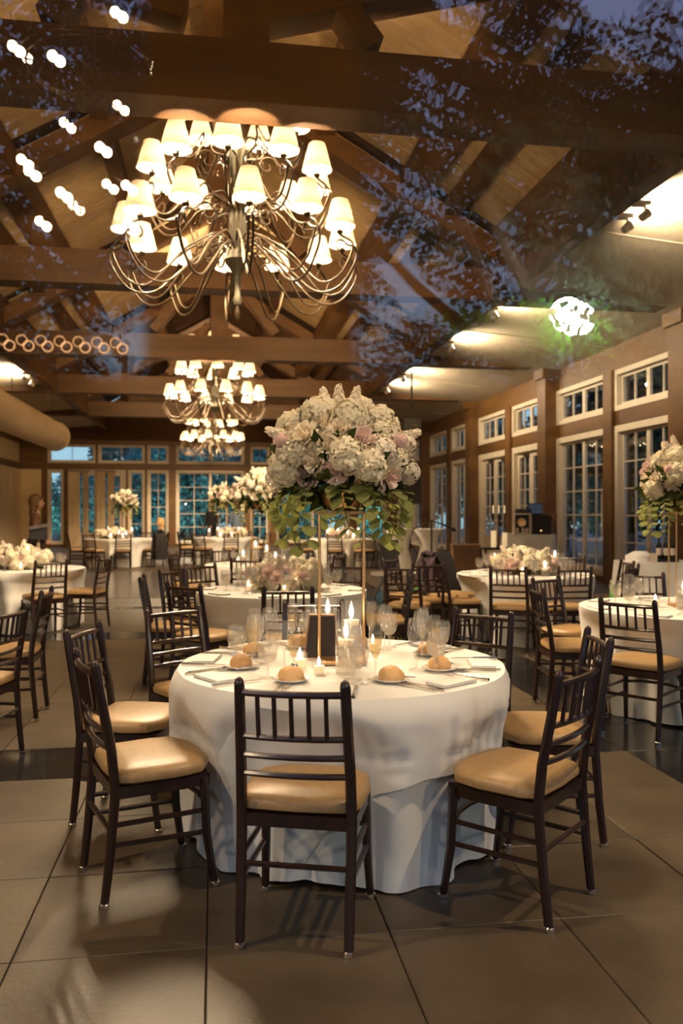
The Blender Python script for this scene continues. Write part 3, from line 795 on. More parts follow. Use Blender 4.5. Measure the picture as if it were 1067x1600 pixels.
def bouquet(t, cz, rx, rz, seed, n, parts=True, hs=.056, spikes=7, drape=12, cz_off=(0, 0)):
    """flower heads on the upper two thirds of an ellipsoid; each is an object"""
    r = random.Random(seed)
    stuff(put('foliage', leaf_ball(rx*(.98 if cz > .3 else .80), rx*(.98 if cz > .3 else .80), rz*.9, 260, seed, .12 if cz > .3 else .07), 'leaf_dark', t, True, (0, 0, cz)))
    joined = {}
    def head(kind, p, d, s):
        nm, ms = FL[kind]; me = r.choice(ms)
        e = frame_to(d)
        if parts: link(nm, me, t, p, e, s)
        else: joined.setdefault(kind, []).append((me, Matrix.Translation(p) @ e.to_matrix().to_4x4() @ Matrix.Scale(s, 4)))
    for i in range(n):
        z = 1-1.42*(i+.5)/n; a = i*2.399963+seed; q = math.sqrt(max(0, 1-z*z))
        d = Vector((q*math.cos(a), q*math.sin(a), z)); k = r.uniform(.86, 1.04)
        p = Vector((d.x*rx*k, d.y*rx*k, cz+d.z*rz*k))
        kind = r.choices(['rose_w', 'rose_b', 'hyd', 'clus', 'dahlia'], [.36, .20, .27, .13, .04])[0]
        s = hs*{'rose_w': 1.15, 'rose_b': 1.2, 'hyd': 1.38, 'clus': 1.0, 'dahlia': .66}[kind]*r.uniform(.88, 1.12)
        head(kind, p, (d.x+r.uniform(-.2, .2), d.y+r.uniform(-.2, .2), d.z*.75+r.uniform(-.1, .2)), s)
    for i in range(spikes):
        a = 2*math.pi*i/spikes+r.uniform(-.3, .3)+seed; el = r.uniform(.35, 1.35)
        d = Vector((math.cos(a)*math.cos(el), math.sin(a)*math.cos(el), math.sin(el)))
        head('stock', Vector((d.x*rx*.92, d.y*rx*.92, cz+d.z*rz*.95)), d, hs*1.25)
    for i in range(4):
        a = seed+i*1.7; d = Vector((math.cos(a), math.sin(a), .25))
        head('dahlia', Vector((d.x*rx*1.12, d.y*rx*1.12, cz+d.z*rz*1.1)), d, hs*.62)
    if not parts:
        for kind, lst in joined.items():
            mb = MB()
            for me, mw in lst:
                b = len(mb.v); mb.v += [tuple(mw @ v.co) for v in me.vertices]; mb.f += [tuple(b+q for q in p.vertices) for p in me.polygons]
            me0 = mb.mesh('blooms', lst[0][0].materials[0]); stuff(link(FL[kind][0]+'_blooms', me0, t))
    lj = MB()
    for i in range(drape):
        a = 2*math.pi*i/drape+r.uniform(-.2, .2); L = r.uniform(.12, .30)*rx/.3
        st = MB(); pts = []
        for j in range(7):
            v = j/6; rr = rx*(.55+.42*math.sin(v*1.9)); pts.append(Vector((rr*math.cos(a+v*.25), rr*math.sin(a+v*.25), cz-rz*.45-L*v**1.5)))
        if parts: put('stem', st.tube(pts, .0025, 5), 'leaf', t)
        for j in range(1, 7):
            for sd in (-1, 1):
                d = (pts[j]-pts[j-1]).normalized(); side = d.cross(Vector((math.cos(a), math.sin(a), .2))).normalized()*sd
                dirn = (side*.8+d*.5+Vector((math.cos(a), math.sin(a), 0))*.4+Vector((0, 0, r.uniform(-.3, .1)))).normalized()
                q = Vector(dirn).to_track_quat('Y', 'Z'); s = r.uniform(.05, .085)*rx/.32
                if parts: link('leaf', LEAF, t, pts[j], q.to_euler(), s)
                else:
                    mw = Matrix.Translation(pts[j]) @ q.to_matrix().to_4x4() @ Matrix.Scale(s, 4)
                    b = len(lj.v); lj.v += [tuple(mw @ v.co) for v in LEAF.vertices]; lj.f += [tuple(b+x for x in p.vertices) for p in LEAF.polygons]
    if lj.v: stuff(put('leaves', lj, 'leaf', t))
def tall_arrangement(xc, zc, label, seed, sc=1, parts=True, n=52, ztab=.755, rz_=0):
    p = cw(xc, zc, ztab); t = thing('tall_flower_arrangement', label, 'flowers', p, -TH+rz_); t.scale = (sc,)*3
    h = .70
    for sx_ in (-1, 1):
        for sy_ in (-1, 1):
            put('gold_rod', MB().tube([(sx_*.105, sy_*.07, .01), (sx_*.105, sy_*.07, h)], .0055, 8), 'gold', t)
    put('base_frame', MB().box(-.115, .115, -.08, .08, .0, .012), 'gold', t, False)
    put('top_tray', MB().box(-.12, .12, -.085, .085, h, h+.014), 'gold', t, False)
    put('bowl', MB().lathe([(.04, h+.012), (.09, h+.03), (.12, h+.10), (.11, h+.10)], 16), 'gold', t)
    bouquet(t, h+.26, .315, .25, seed, n, parts, spikes=8 if parts else 5, drape=14 if parts else 8)
    return t
def low_centerpiece(xc, zc, label, seed, parts=True, rx=.24, n=26, ztab=.755):
    p = cw(xc, zc, ztab); t = thing('low_flower_centerpiece', label, 'flowers', p)
    put('bowl', MB().lathe([(.05, 0), (.10, .02), (.13, .08), (.12, .08)], 16), 'gold', t)
    bouquet(t, .12, rx, .14, seed, n, parts, hs=.06, spikes=5, drape=5)
    return t
# ---- things on the tables
def goblet_parts(kind):
    if kind == 'water_goblet': prof = [(.034, 0), (.034, .003), (.006, .008), (.006, .055), (.012, .06), (.030, .075), (.040, .105), (.041, .13), (.037, .165)]; fill = (.07, .145, .038)
    elif kind == 'wine_glass': prof = [(.034, 0), (.034, .003), (.004, .008), (.004, .095), (.010, .10), (.032, .12), (.038, .145), (.036, .175), (.030, .21)]; fill = None
    else: prof = [(.030, 0), (.030, .003), (.004, .008), (.004, .075), (.010, .085), (.022, .115), (.026, .16), (.024, .215)]; fill = (.09, .165, .022)
    prof = [(a*1.12, b*1.12) for a, b in prof]; fill = fill and tuple(q*1.12 for q in fill)
    g = MB().lathe(prof, 18, cap=False).mesh('glass_body', M['glass'])
    f = None
    if fill:
        pr = [(max(.002, q[0]-.0025), q[1]) for q in prof if fill[0]-.012 <= q[1] <= fill[1]+.002]
        f = MB().lathe([(.001, pr[0][1])]+pr+[(pr[-1][0], pr[-1][1]+.004), (.001, pr[-1][1]+.004)], 14, cap=False).mesh('drink', M['water' if kind == 'water_goblet' else 'champagne'])
    return g, f
def glassware(kind, x, y, z, label, group):
    g, f = cached(kind, lambda: goblet_parts(kind))
    if f is None:
        o = link(kind, g, None, (x, y, z)); tag(o, label, 'glass', group); return o
    o = thing(kind, label, 'glass', (x, y, z), 0, group)
    link('glass_body', g, o); link('water' if kind == 'water_goblet' else 'champagne', f, o); return o
def fork_mb():
    mb = MB()
    mb.tube([(0, -.10, .004), (0, -.06, .004), (0, .0, .007), (0, .03, .006)], [.005, .0045, .003, .004], 6)
    mb.rings([[(-.004, .028, .004), (.004, .028, .004), (.004, .028, .007), (-.004, .028, .007)], [(-.011, .05, .003), (.011, .05, .003), (.011, .05, .006), (-.011, .05, .006)]])
    for k in range(4):
        x = -.0095+k*.0063; mb.tube([(x, .048, .0045), (x, .075, .004), (x, .098, .008)], [.0022, .002, .001], 5)
    return mb
def knife_mb():
    mb = MB(); mb.tube([(0, -.115, .006), (0, -.07, .006), (0, .0, .005)], [.007, .0065, .005], 8)
    mb.rings([[(-.004, 0, .004), (.006, 0, .004), (.006, 0, .007), (-.004, 0, .007)], [(-.004, .06, .003), (.010, .06, .003), (.010, .06, .006), (-.004, .06, .006)], [(-.004, .10, .003), (.006, .10, .003), (.006, .10, .005), (-.004, .10, .005)], [(-.003, .115, .003), (-.001, .115, .003), (-.001, .115, .004), (-.003, .115, .004)]])
    return mb
def napkin_mb():
    mb = MB()
    for k in range(3): mb.rings([[(-.10+.002*k, -.055, .004*k), (.10, -.055+.002*k, .004*k), (.10, .055, .004*k), (-.10+.002*k, .055-.002*k, .004*k)], [(-.10+.002*k, -.055, .004*k+.0034), (.10, -.055+.002*k, .004*k+.0034), (.10, .055, .004*k+.0034), (-.10+.002*k, .055-.002*k, .004*k+.0034)]])
    return mb
def roll_mb(seed):
    mb = MB().ball((0, 0, .016), .050, 18, 12, (1.15, 1.02, .86)); r = random.Random(seed)
    for i, v in enumerate(mb.v):
        n_ = noise.noise(Vector(v)*28+Vector((seed, 0, 0)))*.005
        mb.v[i] = (v[0]*(1+n_*14), v[1]*(1+n_*14), max(0.0, v[2]+n_-.003*(abs(v[0]) < .006)*(v[2] > .04)))
    return mb
def place(key, seats, full, names, rng_):
    """one setting per seat, set along its own direction from the table's middle"""
    xc, zc, Rr = TABLES[key]; c = cw(xc, zc); tn, words_ = names
    Z = .7525 if key != 'front' else .7575
    for (ang, sn) in seats:                                # ang against the view axis: 0 = away, clockwise
        d = cw(math.sin(ang), math.cos(ang)).normalized(); s = Vector((-d.y, d.x, 0))    # s: the diner's right
        rz = math.atan2(-(-d).x, (-d).y)                   # local +y points to the middle
        def at(rad, side): return c + d*rad + s*side
        loc = f'at the {sn} of {tn}'
        if full >= 2:
            p = at(Rr-.10, .0); o = link('napkin', cached('napkin', lambda: napkin_mb().mesh('napkin', M['cloth'], False)), None, (p.x, p.y, Z), (0, 0, rz+rng_.uniform(-.1, .1)))
            tag(o, f'folded white napkin {loc}', 'napkin', 'folded napkins')
        if full >= 3:
            for j, off in enumerate((-.145, -.175)):
                p = at(Rr-.13-.012*j, off); o = link('fork', cached('fork', lambda: fork_mb().mesh('fork', M['silver'])), None, (p.x, p.y, Z), (0, 0, rz+rng_.uniform(-.06, .06)), 1.05-.1*j)
                tag(o, f'silver {("dinner", "smaller outer salad")[j]} fork {loc}', 'fork', 'silver forks')
            p = at(Rr-.13, .14); o = link('knife', cached('knife', lambda: knife_mb().mesh('knife', M['silver'])), None, (p.x, p.y, Z), (0, 0, rz+rng_.uniform(-.08, .08)))
            tag(o, f'silver dinner knife {loc}', 'knife', 'silver knives')
            p = at(Rr-.30, -.15)
            o = link('bread_plate', cached('bp', lambda: MB().lathe([(.001, .003), (.045, .002), (.05, .0), (.052, .002), (.078, .012), (.077, .015), (.05, .006), (.001, .006)], 28).mesh('bread_plate', M['china'])), None, (p.x, p.y, Z))
            tag(o, f'small white bread plate {loc}', 'plate', 'bread plates')
            o = link('bread_roll', cached(('roll', seats.index((ang, sn)) % 3), lambda: roll_mb(seats.index((ang, sn)) % 3).mesh('bread_roll', M['bread'])), None, (p.x, p.y, Z+.006), (0, 0, ang*2.3))
            tag(o, f'round golden bread roll on the plate {loc}', 'bread', 'bread rolls')
            p2 = at(Rr-.30, -.095); o = link('butter_knife', cached('knife', None), None, (p2.x, p2.y, Z+.012), (0, 0, rz+.35), .62)
            tag(o, f'little butter knife on the bread plate {loc}', 'knife', 'butter knives')
        g = [('water_goblet', Rr-.28, .13, 'goblet of ice water'), ('champagne_flute', Rr-.36, .20, 'flute of pale champagne'), ('wine_glass', Rr-.37, .10, 'empty stemmed wine glass')]
        for kk, (kind, rad, side, txt) in enumerate(g):
            if full < 3 and kk == 1: continue
            if full < 2 and kk == 2: continue
            p = at(rad+rng_.uniform(-.01, .01), side+rng_.uniform(-.01, .01))
            glassware(kind, p.x, p.y, Z, f'{txt} {loc}', {'water_goblet': 'water goblets', 'champagne_flute': 'champagne flutes', 'wine_glass': 'wine glasses'}[kind])
def candle_cylinder(xc, zc, h, label, r=.048, zt=.755):
    t = thing('candle_vase', label, 'candle', cw(xc, zc, zt))
    put('glass_cylinder', MB().lathe([(.001, .002), (r, .0), (r, h)], 20, cap=False), 'glass', t)
    put('water', MB().lathe([(.001, .006), (r-.004, .006), (r-.004, h-.10), (.001, h-.10)], 16, cap=False), 'water', t)
    fc = put('floating_candle', MB().lathe([(.001, h-.115), (r*.6, h-.11), (r*.78, h-.085), (.001, h-.08)], 14, cap=False), 'wax', t)
    put('flame', MB().lathe([(.001, h-.08), (.009, h-.065), (.012, h-.05), (.008, h-.03), (.001, h-.008)], 8, cap=False), 'flame', fc)
def votive(xc, zc, label, zt=.755, sc=1.0):
    t = thing('votive_candle', label, 'candle', cw(xc, zc, zt)); t.scale = (sc,)*3
    put('glass_cup', MB().lathe([(.001, .002), (.028, 0), (.036, .07)], 14, cap=False), 'glass', t)
    fc = put('wax', MB().lathe([(.001, .006), (.027, .006), (.03, .04), (.001, .038)], 12, cap=False), 'wax', t)
    put('flame', MB().lathe([(.001, .04), (.008, .05), (.010, .06), (.006, .078), (.001, .092)], 8, cap=False), 'flame', fc)
# ================================================================== PLACEMENT
def dirs(key, lst):
    xc, zc, _ = TABLES[key]; return [math.atan2(x-xc, z-zc) for x, z in lst]
round_table('front', 0.0, 3.87, .755, 'round table under white linen, largest, in the middle of the photo', 'large white tablecloth to the floor on the front table below tall flowers', 11, over=R(-70))
round_table('second', -.55, 7.55, .78, 'round table under white linen behind the front table, left of it', 'white tablecloth on the second table just behind the front table', 12)
round_table('right', 2.6, 6.15, .78, 'round table under white linen cut by the right edge of the photo', 'white tablecloth on the table at the right edge with gold stand', 13)
round_table('stand', 2.13, 9.5, .78, 'round table under white linen before the equipment stand', 'white tablecloth on the table before the equipment stand', 14)
round_table('tall', -1.1, 11.3, .78, 'round table under white linen behind the second table', 'white tablecloth on the table below the smaller tall flowers', 15)
round_table('left', -4.12, 10.4, .82, 'round table under white linen cut by the left edge of the photo', 'white tablecloth on the table at the left edge near the partition', 16)
round_table('doors', -6.05, 22.2, .92, 'round table under white linen far off by the curtained doors', 'white tablecloth on the far table by the curtained doors', 17)
round_table('lastlamp', -3.3, 23.2, .92, 'round table under white linen far off below the farthest chandelier', 'white tablecloth on the far table below the farthest chandelier', 18)
round_table('behind', .05, 22.0, .92, 'round table under white linen far off behind the tall flowers', 'white tablecloth on the far table hidden behind the tall flowers', 19)
round_table('offleft', -3.35, 5.35, .78, 'round table under white linen just outside the left edge, beside two chairs', 'white tablecloth just outside the left edge beside two chairs', 20)

# --- chairs round the front table
c = chair
c(-.16, 2.727, .16, 1.0, 'dark chair nearest the camera, back turned, in front of the front table')
c(-.97, 3.19, .90, .50, 'dark chair left of the front table, seat to the right, nearer one')
c(-1.236, 4.00, .98, -.12, 'dark chair left of the front table, half hidden behind the nearer left one')
c(-.97, 4.80, .70, -.70, 'dark chair at the far left of the front table, its top rail near the napkin')
c(-.17, 5.12, .1, -1, 'dark chair behind the front table, seen behind the gold rods and dark card')
c(.785, 4.62, -.6, -.75, 'dark chair behind the front table on the right, only its back showing')
c(1.157, 3.77, -1, .02, 'dark chair right of the front table, half hidden behind the nearer right one')
c(.845, 3.00, -.76, .62, 'dark chair right of the front table, nearer one, light stripes on its seat')
# --- second table
s2 = 'the second table'
c(-.40, 6.12, -.05, 1, f'dark chair in front of {s2}, back turned, behind the glasses')
c(-1.22, 6.42, .56, .80, f'dark chair at the front left of {s2}, top rail and lit seat showing')
c(-1.70, 7.08, 1, .15, f'dark chair left of {s2}, seen edge on beside the aisle')
c(-1.64, 8.0, .85, -.45, f'dark chair at the back left of {s2}, spindles turned to the aisle')
c(-1.5, 8.78, .65, -.75, f'dark chair behind {s2}, left one, back facing us above the cloth')
c(.62, 7.55, -1, 0, f'dark chair right of {s2}, partly behind the flower stand')
c(.05, 8.75, -.4, -.9, f'dark chair behind {s2}, right one, mostly hidden by flowers')
# --- table at the right edge
tr_ = 'the right edge table'
c(1.86, 5.28, .68, .73, f'dark chair in front of {tr_}, back turned, tan seat in full view')
c(1.49, 6.11, 1, .02, f'dark chair left of {tr_}, seat rightward, before its twin')
c(1.79, 7.05, .60, -.75, f'dark chair at the back left of {tr_}, behind its twin')
c(2.78, 7.5, -.1, -1, f'dark chair behind {tr_}, back seen over the cloth among glasses')
# --- table before the equipment stand
ts = 'the equipment stand table'
c(1.72, 8.40, .36, .93, f'dark chair in front of {ts}, back turned, left one of two')
c(2.38, 8.36, -.18, .98, f'dark chair in front of {ts}, back turned, right one of two')
c(1.12, 9.15, 1, .2, f'dark chair left of {ts}, crumpled cloth on its seat')
c(1.08, 10.0, .9, -.4, f'dark chair behind left of {ts}, plum coat on its back')
c(2.95, 10.5, -.7, -.75, f'dark chair behind right of {ts}, seen between cloth and window')
c(3.28, 9.45, -1, -.05, f'dark chair right of {ts}, in profile by the timber post')
c(3.05, 8.62, -.8, .6, f'dark chair front right of {ts}, beside the bottle')
c(.64, 7.62+.9, .35, .93, 'dark chair standing alone behind the wine glasses, right of the tall flowers')
c(.95, 9.0, -.2, .95, 'dark chair with slanting spindles before the loudspeaker pole')
c(.62, 9.9, .8, -.5, 'dark chair beside the round grey stool near the loudspeaker')
# --- table with the smaller tall flowers
tt = 'the smaller tall flowers table'
c(-1.16, 9.95, .05, 1, f'dark chair in front of {tt}, back turned, rail among glasses')
c(-2.15, 10.55, .85, .5, f'dark chair at the left of {tt}, nearer one')
c(-2.35, 11.5, 1, -.1, f'dark chair at the left of {tt}, farther one')
c(-.05, 10.8, -.9, .4, f'dark chair at the right of {tt}, behind the stand rods')
c(-1.8, 12.4, .5, -.85, f'dark chair behind {tt}')
# --- table at the left edge
tl = 'the left edge table'
c(-3.39, 9.5, -.62, .78, f'dark chair in front of {tl}, back turned, beside the aisle')
c(-2.99, 10.25, -1, .12, f'dark chair right of {tl}, in profile with its seat to the left')
c(-4.6, 9.36, .4, .9, f'dark chair in front of {tl}, cut by the photo edge')
c(-2.17, 5.92, -1, -.15, 'dark chair at the left edge, farther of the two, whole seat in view')
c(-1.96, 4.78, -1, .1, 'dark chair at the left edge, nearer of the two, cut by the photo edge')
# --- far tables
def ring(key, name, angs):
    xc, zc, Rr = TABLES[key]
    for a, wd in angs:
        s, k = math.sin(R(a)), math.cos(R(a)); chair(xc+s*(Rr+.38), zc+k*(Rr+.38), -s, -k, f'small dark chair {wd} {name}', False)
ring('doors', 'the far table by the curtained doors', ((200, 'in front, left, of'), (160, 'in front, right, of'), (250, 'at the left of'), (112, 'under the black jacket, right of'), (70, 'with the seated guest at'), (20, 'behind')))
ring('lastlamp', 'the far table below the farthest chandelier', ((205, 'in front, left, of'), (165, 'in front, right, of'), (255, 'at the left of'), (295, 'at the back left of'), (110, 'at the right of'), (20, 'behind')))
ring('behind', 'the far table behind the tall flowers', ((190, 'in front of'), (250, 'at the left of'), (110, 'at the right of'), (150, 'at the front right of')))

# --- cloths, draped over the seats that reach under them
for (p, Rr, clabel, seed, over, zt) in CLOTHS:
    near = [(q, a) for q, a in CHAIRS if (q-p).length < Rr+.9]
    c_ = link('tablecloth', cloth_mesh(Rr, seed, zt=zt, near=near, org=p), None, p); tag(c_, clabel, 'tablecloth', 'white floor-length tablecloths')
    if over is not None:
        c2 = link('table_overlay', cloth_mesh(Rr, seed, overlay=True, oang=over, zt=zt, near=near, org=p), None, p); tag(c2, 'square white linen overlay with pressed creases on the front table', 'tablecloth')
# --- settings
rg = random.Random(5)
fd = dirs('front', [(-.16, 2.727), (-.97, 3.19), (-1.236, 4.0), (-.97, 4.8), (-.17, 5.12), (.785, 4.62), (1.157, 3.77), (.845, 3.0)])
place('front', list(zip(fd, ('nearest place', 'near left place', 'left place', 'far left place', 'farthest place', 'far right place', 'right place', 'near right place'))), 3, ('the front table', ''), rg)
W8 = ('near place', 'near left place', 'left place', 'far left place', 'far place', 'far right place', 'right place', 'near right place')
def eight(off): return [(R(180+45*k+off), W8[k]) for k in range(8)]
place('second', eight(4), 2, (s2, ''), rg)
place('right', eight(40), 2, (tr_, ''), rg)
place('stand', eight(15), 2, (ts, ''), rg)
place('tall', eight(0), 1, (tt, ''), rg)
place('left', eight(10), 1, (tl, ''), rg)
# --- flowers
tall_arrangement(0.0, 3.87, 'tall arrangement of cream and blush roses on gold rods, largest, front table', 21, 1.0, True, 62, .76)
tall_arrangement(2.62, 6.2, 'tall white and blush arrangement on gold rods at the right edge', 24, 1.0, True, 52)
tall_arrangement(-1.12, 11.3, 'tall cream rose arrangement behind the second table, left of the largest', 27, 1.05, False, 46)
tall_arrangement(-3.36, 23.2, 'tall tan flower arrangement far off, below the farthest chandelier', 31, 1.22, False, 34)
tall_arrangement(-5.9, 22.2, 'small tall arrangement far off before the curtained doors', 35, 1.05, False, 34)
low_centerpiece(-.5, 7.5, 'low white flower centerpiece among candles on the second table', 41, True, .33, 38)
low_centerpiece(2.13, 9.5, 'low ivory flower centerpiece on the table before the equipment stand', 43, True, .36, 38)
low_centerpiece(-4.1, 10.35, 'low cream flower centerpiece on the left edge table', 45, True, .34, 34)
low_centerpiece(-6.2, 22.0, 'low flower centerpiece on the far table by the curtained doors', 47, False, .40, 24)
low_centerpiece(-3.1, 23.0, 'low flower centerpiece on the far table below the farthest chandelier', 49, False, .42, 24)
low_centerpiece(.0, 21.9, 'low flower centerpiece on the far table behind the tall flowers', 51, False, .36, 22)
# --- candles
candle_cylinder(.045, 3.74, .30, 'tallest glass cylinder with floating candle, right of the gold rods', zt=.76)
candle_cylinder(.02, 3.58, .235, 'shorter glass cylinder with floating candle before the tallest one', zt=.76)
candle_cylinder(-.07, 4.16, .27, 'glass cylinder with floating candle behind the dark card and rods', zt=.76)
votive(-.19, 3.72, 'small lit votive left of the dark card on the front table', .76)
votive(-.10, 3.60, 'low lit votive at the foot of the gold rods', .76, .8)
votive(.16, 4.18, 'small votive behind the rolls on the front table', .76, .9)
k = 0
def candles(key, tname, lst, zt=.755, sc=1.0):
    for (dx, dz, h, wd) in lst:
        xc, zc, _ = TABLES[key]
        if h: candle_cylinder(xc+dx, zc+dz, h, f'glass cylinder candle {wd} on {tname}', zt=zt)
        else: votive(xc+dx, zc+dz, f'small lit votive {wd} on {tname}', zt, sc)
candles('second', s2, ((-.22, .22, .24, 'at the back left'), (-.04, .30, .30, 'tallest at the back'), (.14, -.30, .18, 'in front'), (-.3, -.12, 0, 'at the left'), (.3, -.05, 0, 'at the right'), (.05, -.36, 0, 'in front')))
candles('stand', ts, ((-.34, .05, .24, 'at the left'), (.16, -.32, .17, 'in front'), (.38, .1, .27, 'at the right'), (-.1, -.34, 0, 'in front'), (.2, .3, 0, 'behind')))
candles('right', tr_, ((-.09, -.16, .22, 'lit in front'), (.1, .2, .27, 'tall behind'), (-.22, .04, 0, 'at the left'), (.02, -.3, 0, 'in front')))
candles('tall', 'the table below the smaller tall flowers', ((-.1, .1, .32, 'tallest'), (.05, .16, .26, 'behind'), (-.25, -.1, .2, 'at the left'), (.2, -.18, .18, 'at the right'), (-.35, .15, 0, 'at the far left'), (.3, .1, 0, 'at the far right')))
candles('left', tl, ((.20, -.2, .30, 'standing tall'), (-.14, -.3, .26, 'at the photo edge'), (-.2, -.22, .2, 'lower at the photo edge'), (.2, -.42, 0, 'in front')))
for key, nm in (('doors', 'the far table by the curtained doors'), ('lastlamp', 'the far table below the farthest chandelier'), ('behind', 'the far table behind the tall flowers')):
    candles(key, nm, ((-.42, -.25, .26, 'at the left'), (-.15, -.42, .30, 'at the front left'), (.12, -.45, .24, 'at the front'), (.4, -.2, .3, 'at the right'), (.3, -.42, .2, 'low at the front right'), (-.05, -.62, 0, 'at the front edge'), (.26, -.6, 0, 'at the front right edge')), .755, 1.6)
# --- dark card in a copper frame, pepper mill and salt on the front table
p = cw(-.095, 3.96, .757); t = thing('table_card', 'dark brown card in a copper stand behind the gold rods', 'sign', p, -TH)
tr2 = [(-.085, 0), (.085, 0), (.062, .205), (-.062, .205)]
def tilt(mb):
    mb.v = [(x, y+.22*(z), z) for x, y, z in mb.v]; return mb
put('card_face', tilt(MB().prism([(x*.96, .005+z*.965) for x, z in tr2], -.004, .004)), 'dark_sign', t, False)
fr = MB()
for i in range(4):
    a, b = tr2[i], tr2[(i+1) % 4]; fr.tube([(a[0], 0, a[1]+.003), (b[0], 0, b[1]+.003)], .0045, 6)
put('copper_frame', tilt(fr), 'copper', t)
put('back_leg', MB().tube([(0, .045, .19), (0, .11, .0035)], .0035, 6), 'copper', t)
def shaker(xc, zc, label, m):
    t = thing('shaker', label, 'shaker', cw(xc, zc, .757))
    put('glass_jar', MB().lathe([(.018, 0), (.02, .01), (.018, .05), (.016, .055)], 12, cap=False), 'glass', t)
    put('contents', MB().lathe([(.016, .003), (.017, .01), (.016, .036), (.001, .037)], 10), m, t)
    put('cap', MB().lathe([(.017, .055), (.018, .062), (.012, .072), (.002, .074)], 12), 'silver', t)
shaker(.0, 3.86, 'pepper shaker with silver cap beside the copper card stand', 'brownbox')
shaker(-.20, 3.46, 'salt shaker with silver cap before the left glasses', 'napkin')

# ================================================================== FAR SIDE: equipment, stands, tables
def cloth_box(name, xc, zc, sx_, sy_, h, label, rz=0, seed=1):
    """cloth over a rectangular table, down to the floor"""
    t = link(name, None, None, cw(xc, zc), (0, 0, rz)); tag(t, label, 'table')
    r = random.Random(seed); n = 96; rows = []
    def per(k, e):
        u = (k % n)/n*4; side = int(u); f = u-side
        pts = [(-1+2*f, -1), (1, -1+2*f), (1-2*f, 1), (-1, 1-2*f)][side]
        return Vector((pts[0]*(sx_/2+e), pts[1]*(sy_/2+e), 0))
    for j in range(10):
        tq = j/9; row = []
        for k in range(n+1):
            a = 2*math.pi*(k % n)/n
            wv = math.sin(a*14+seed)*.6+math.sin(a*23+2*seed)*.4
            q = per(k, .006+.03*tq+.022*wv*smooth(0, .4, tq)); row.append((q.x, q.y, h-(h-.01)*tq))
        rows.append(row)
    mb = MB().grid(rows); mb.box(-sx_/2-.003, sx_/2+.003, -sy_/2-.003, sy_/2+.003, h-.004, h)
    put('white_drape', mb, 'cloth', t)
    put('tabletop', MB().box(-sx_/2, sx_/2, -sy_/2, sy_/2, h-.03, h-.005), 'brownbox', t, False)
    return t
cloth_box('equipment_table', 4.02, 17.4, 1.0, .7, 1.0, 'high draped white table carrying the sound equipment by the windows', -.5)
z0 = 1.002
t = thing('record_case', 'wooden case with a gold emblem and small frames on the equipment table', 'case', cw(3.80, 17.2, z0), -TH-.1)
put('case_shell', bars(.36, .44, .03, .26), 'white_paint', t, False).matrix_local = Matrix.Translation((-.18, 0, 0))
put('back_panel', MB().box(-.155, .155, .05, .06, .03, .41), 'black', t, False)
put('gold_emblem', MB().lathe([(.001, 0), (.085, 0), (.095, .01), (.085, .02), (.001, .012)], 24), 'gold', t, True, (0, .04, .25), (R(90), 0, 0))
for x in (-.10, .02, .10): put('small_frame', MB().box(x-.03, x+.03, -.05, -.03, .032, .13), 'paper', t, False)
t = thing('rack_case', 'black equipment rack with cables on the equipment table', 'equipment', cw(4.20, 17.2, z0), -TH-.1)
put('rack_body', MB().box(-.2, .2, -.15, .2, 0, .40), 'black', t, False)
for k in range(5): put('rack_unit', MB().box(-.18, .18, -.17, -.14, .02+k*.076, .085+k*.076), 'blackcloth', t, False)
put('cable', MB().tube([(.18, -.16, .35), (.26, -.2, .25), (.24, -.2, .12), (.3, -.2, .0)], .012), 'black', t)
put('pilot_light', MB().ball((-.02, -.175, .08), .012, 6, 4), 'ring_glow', t)
t = thing('mixer', 'low black mixer on top of the wooden case', 'equipment', cw(3.83, 17.2, z0+.442), -TH-.1)
put('mixer_body', MB().box(-.16, .16, -.13, .13, 0, .08), 'black', t, False)
for k in range(6): put('knob', MB().lathe([(.012, .08), (.010, .10), (.001, .10)], 8, (-.12+k*.048, -.08, 0)), 'iron', t)
t = thing('laptop', 'open laptop with a dim screen above the black rack', 'laptop', cw(4.14, 17.2, z0+.402), -TH+.25)
put('keyboard_base', MB().box(-.17, .17, -.12, .12, 0, .02), 'black', t, False)
lid = put('lid', MB().box(-.17, .17, .11, .125, .02, .25), 'black', t, False)
put('screen', MB().box(-.155, .155, .105, .1098, .035, .235), 'screen', lid, False)
t = thing('road_case_speaker', 'orange wooden board leaning behind the black equipment rack', 'board', cw(4.52, 17.5, 0), -TH)
put('board', MB().box(-.10, .10, 0, .05, 0, 1.45), 'brownbox', t, False); put('edge_strip', MB().box(-.11, -.09, -.01, .06, 0, 1.46), 'timber', t, False)
# candle pillars and candelabra beside it
def pillar(xc, zc, h, label):
    t = thing('pillar_candle', label, 'candle', cw(xc, zc, .745))
    put('wax', MB().lathe([(.05, 0), (.052, .01), (.05, h), (.03, h-.01), (.001, h-.02)], 14), 'wax', t); put('wick', MB().tube([(0, 0, h-.02), (0, 0, h+.015)], .003, 5), 'black', t)
t = thing('side_table', 'low black side table with pillar candles by the french doors', 'table', cw(3.24, 16.8))
put('tabletop', MB().box(-.38, .38, -.2, .2, .70, .745), 'black', t, False)
for a in (-.34, .34):
    for b in (-.16, .16): put('leg', MB().box(a-.02, a+.02, b-.02, b+.02, 0, .70), 'black', t, False)
pillar(3.13, 16.8, .34, 'tall white pillar candle left of the candelabrum')
pillar(3.36, 16.8, .30, 'white pillar candle right of the candelabrum')
t = thing('candelabrum', 'dark bronze candelabrum between two white pillar candles', 'candelabrum', cw(3.25, 16.86, .745))
put('stem', MB().lathe([(.08, 0), (.08, .02), (.02, .05), (.03, .2), (.018, .4), (.025, .62), (.05, .66), (.001, .67)], 12), 'iron', t)
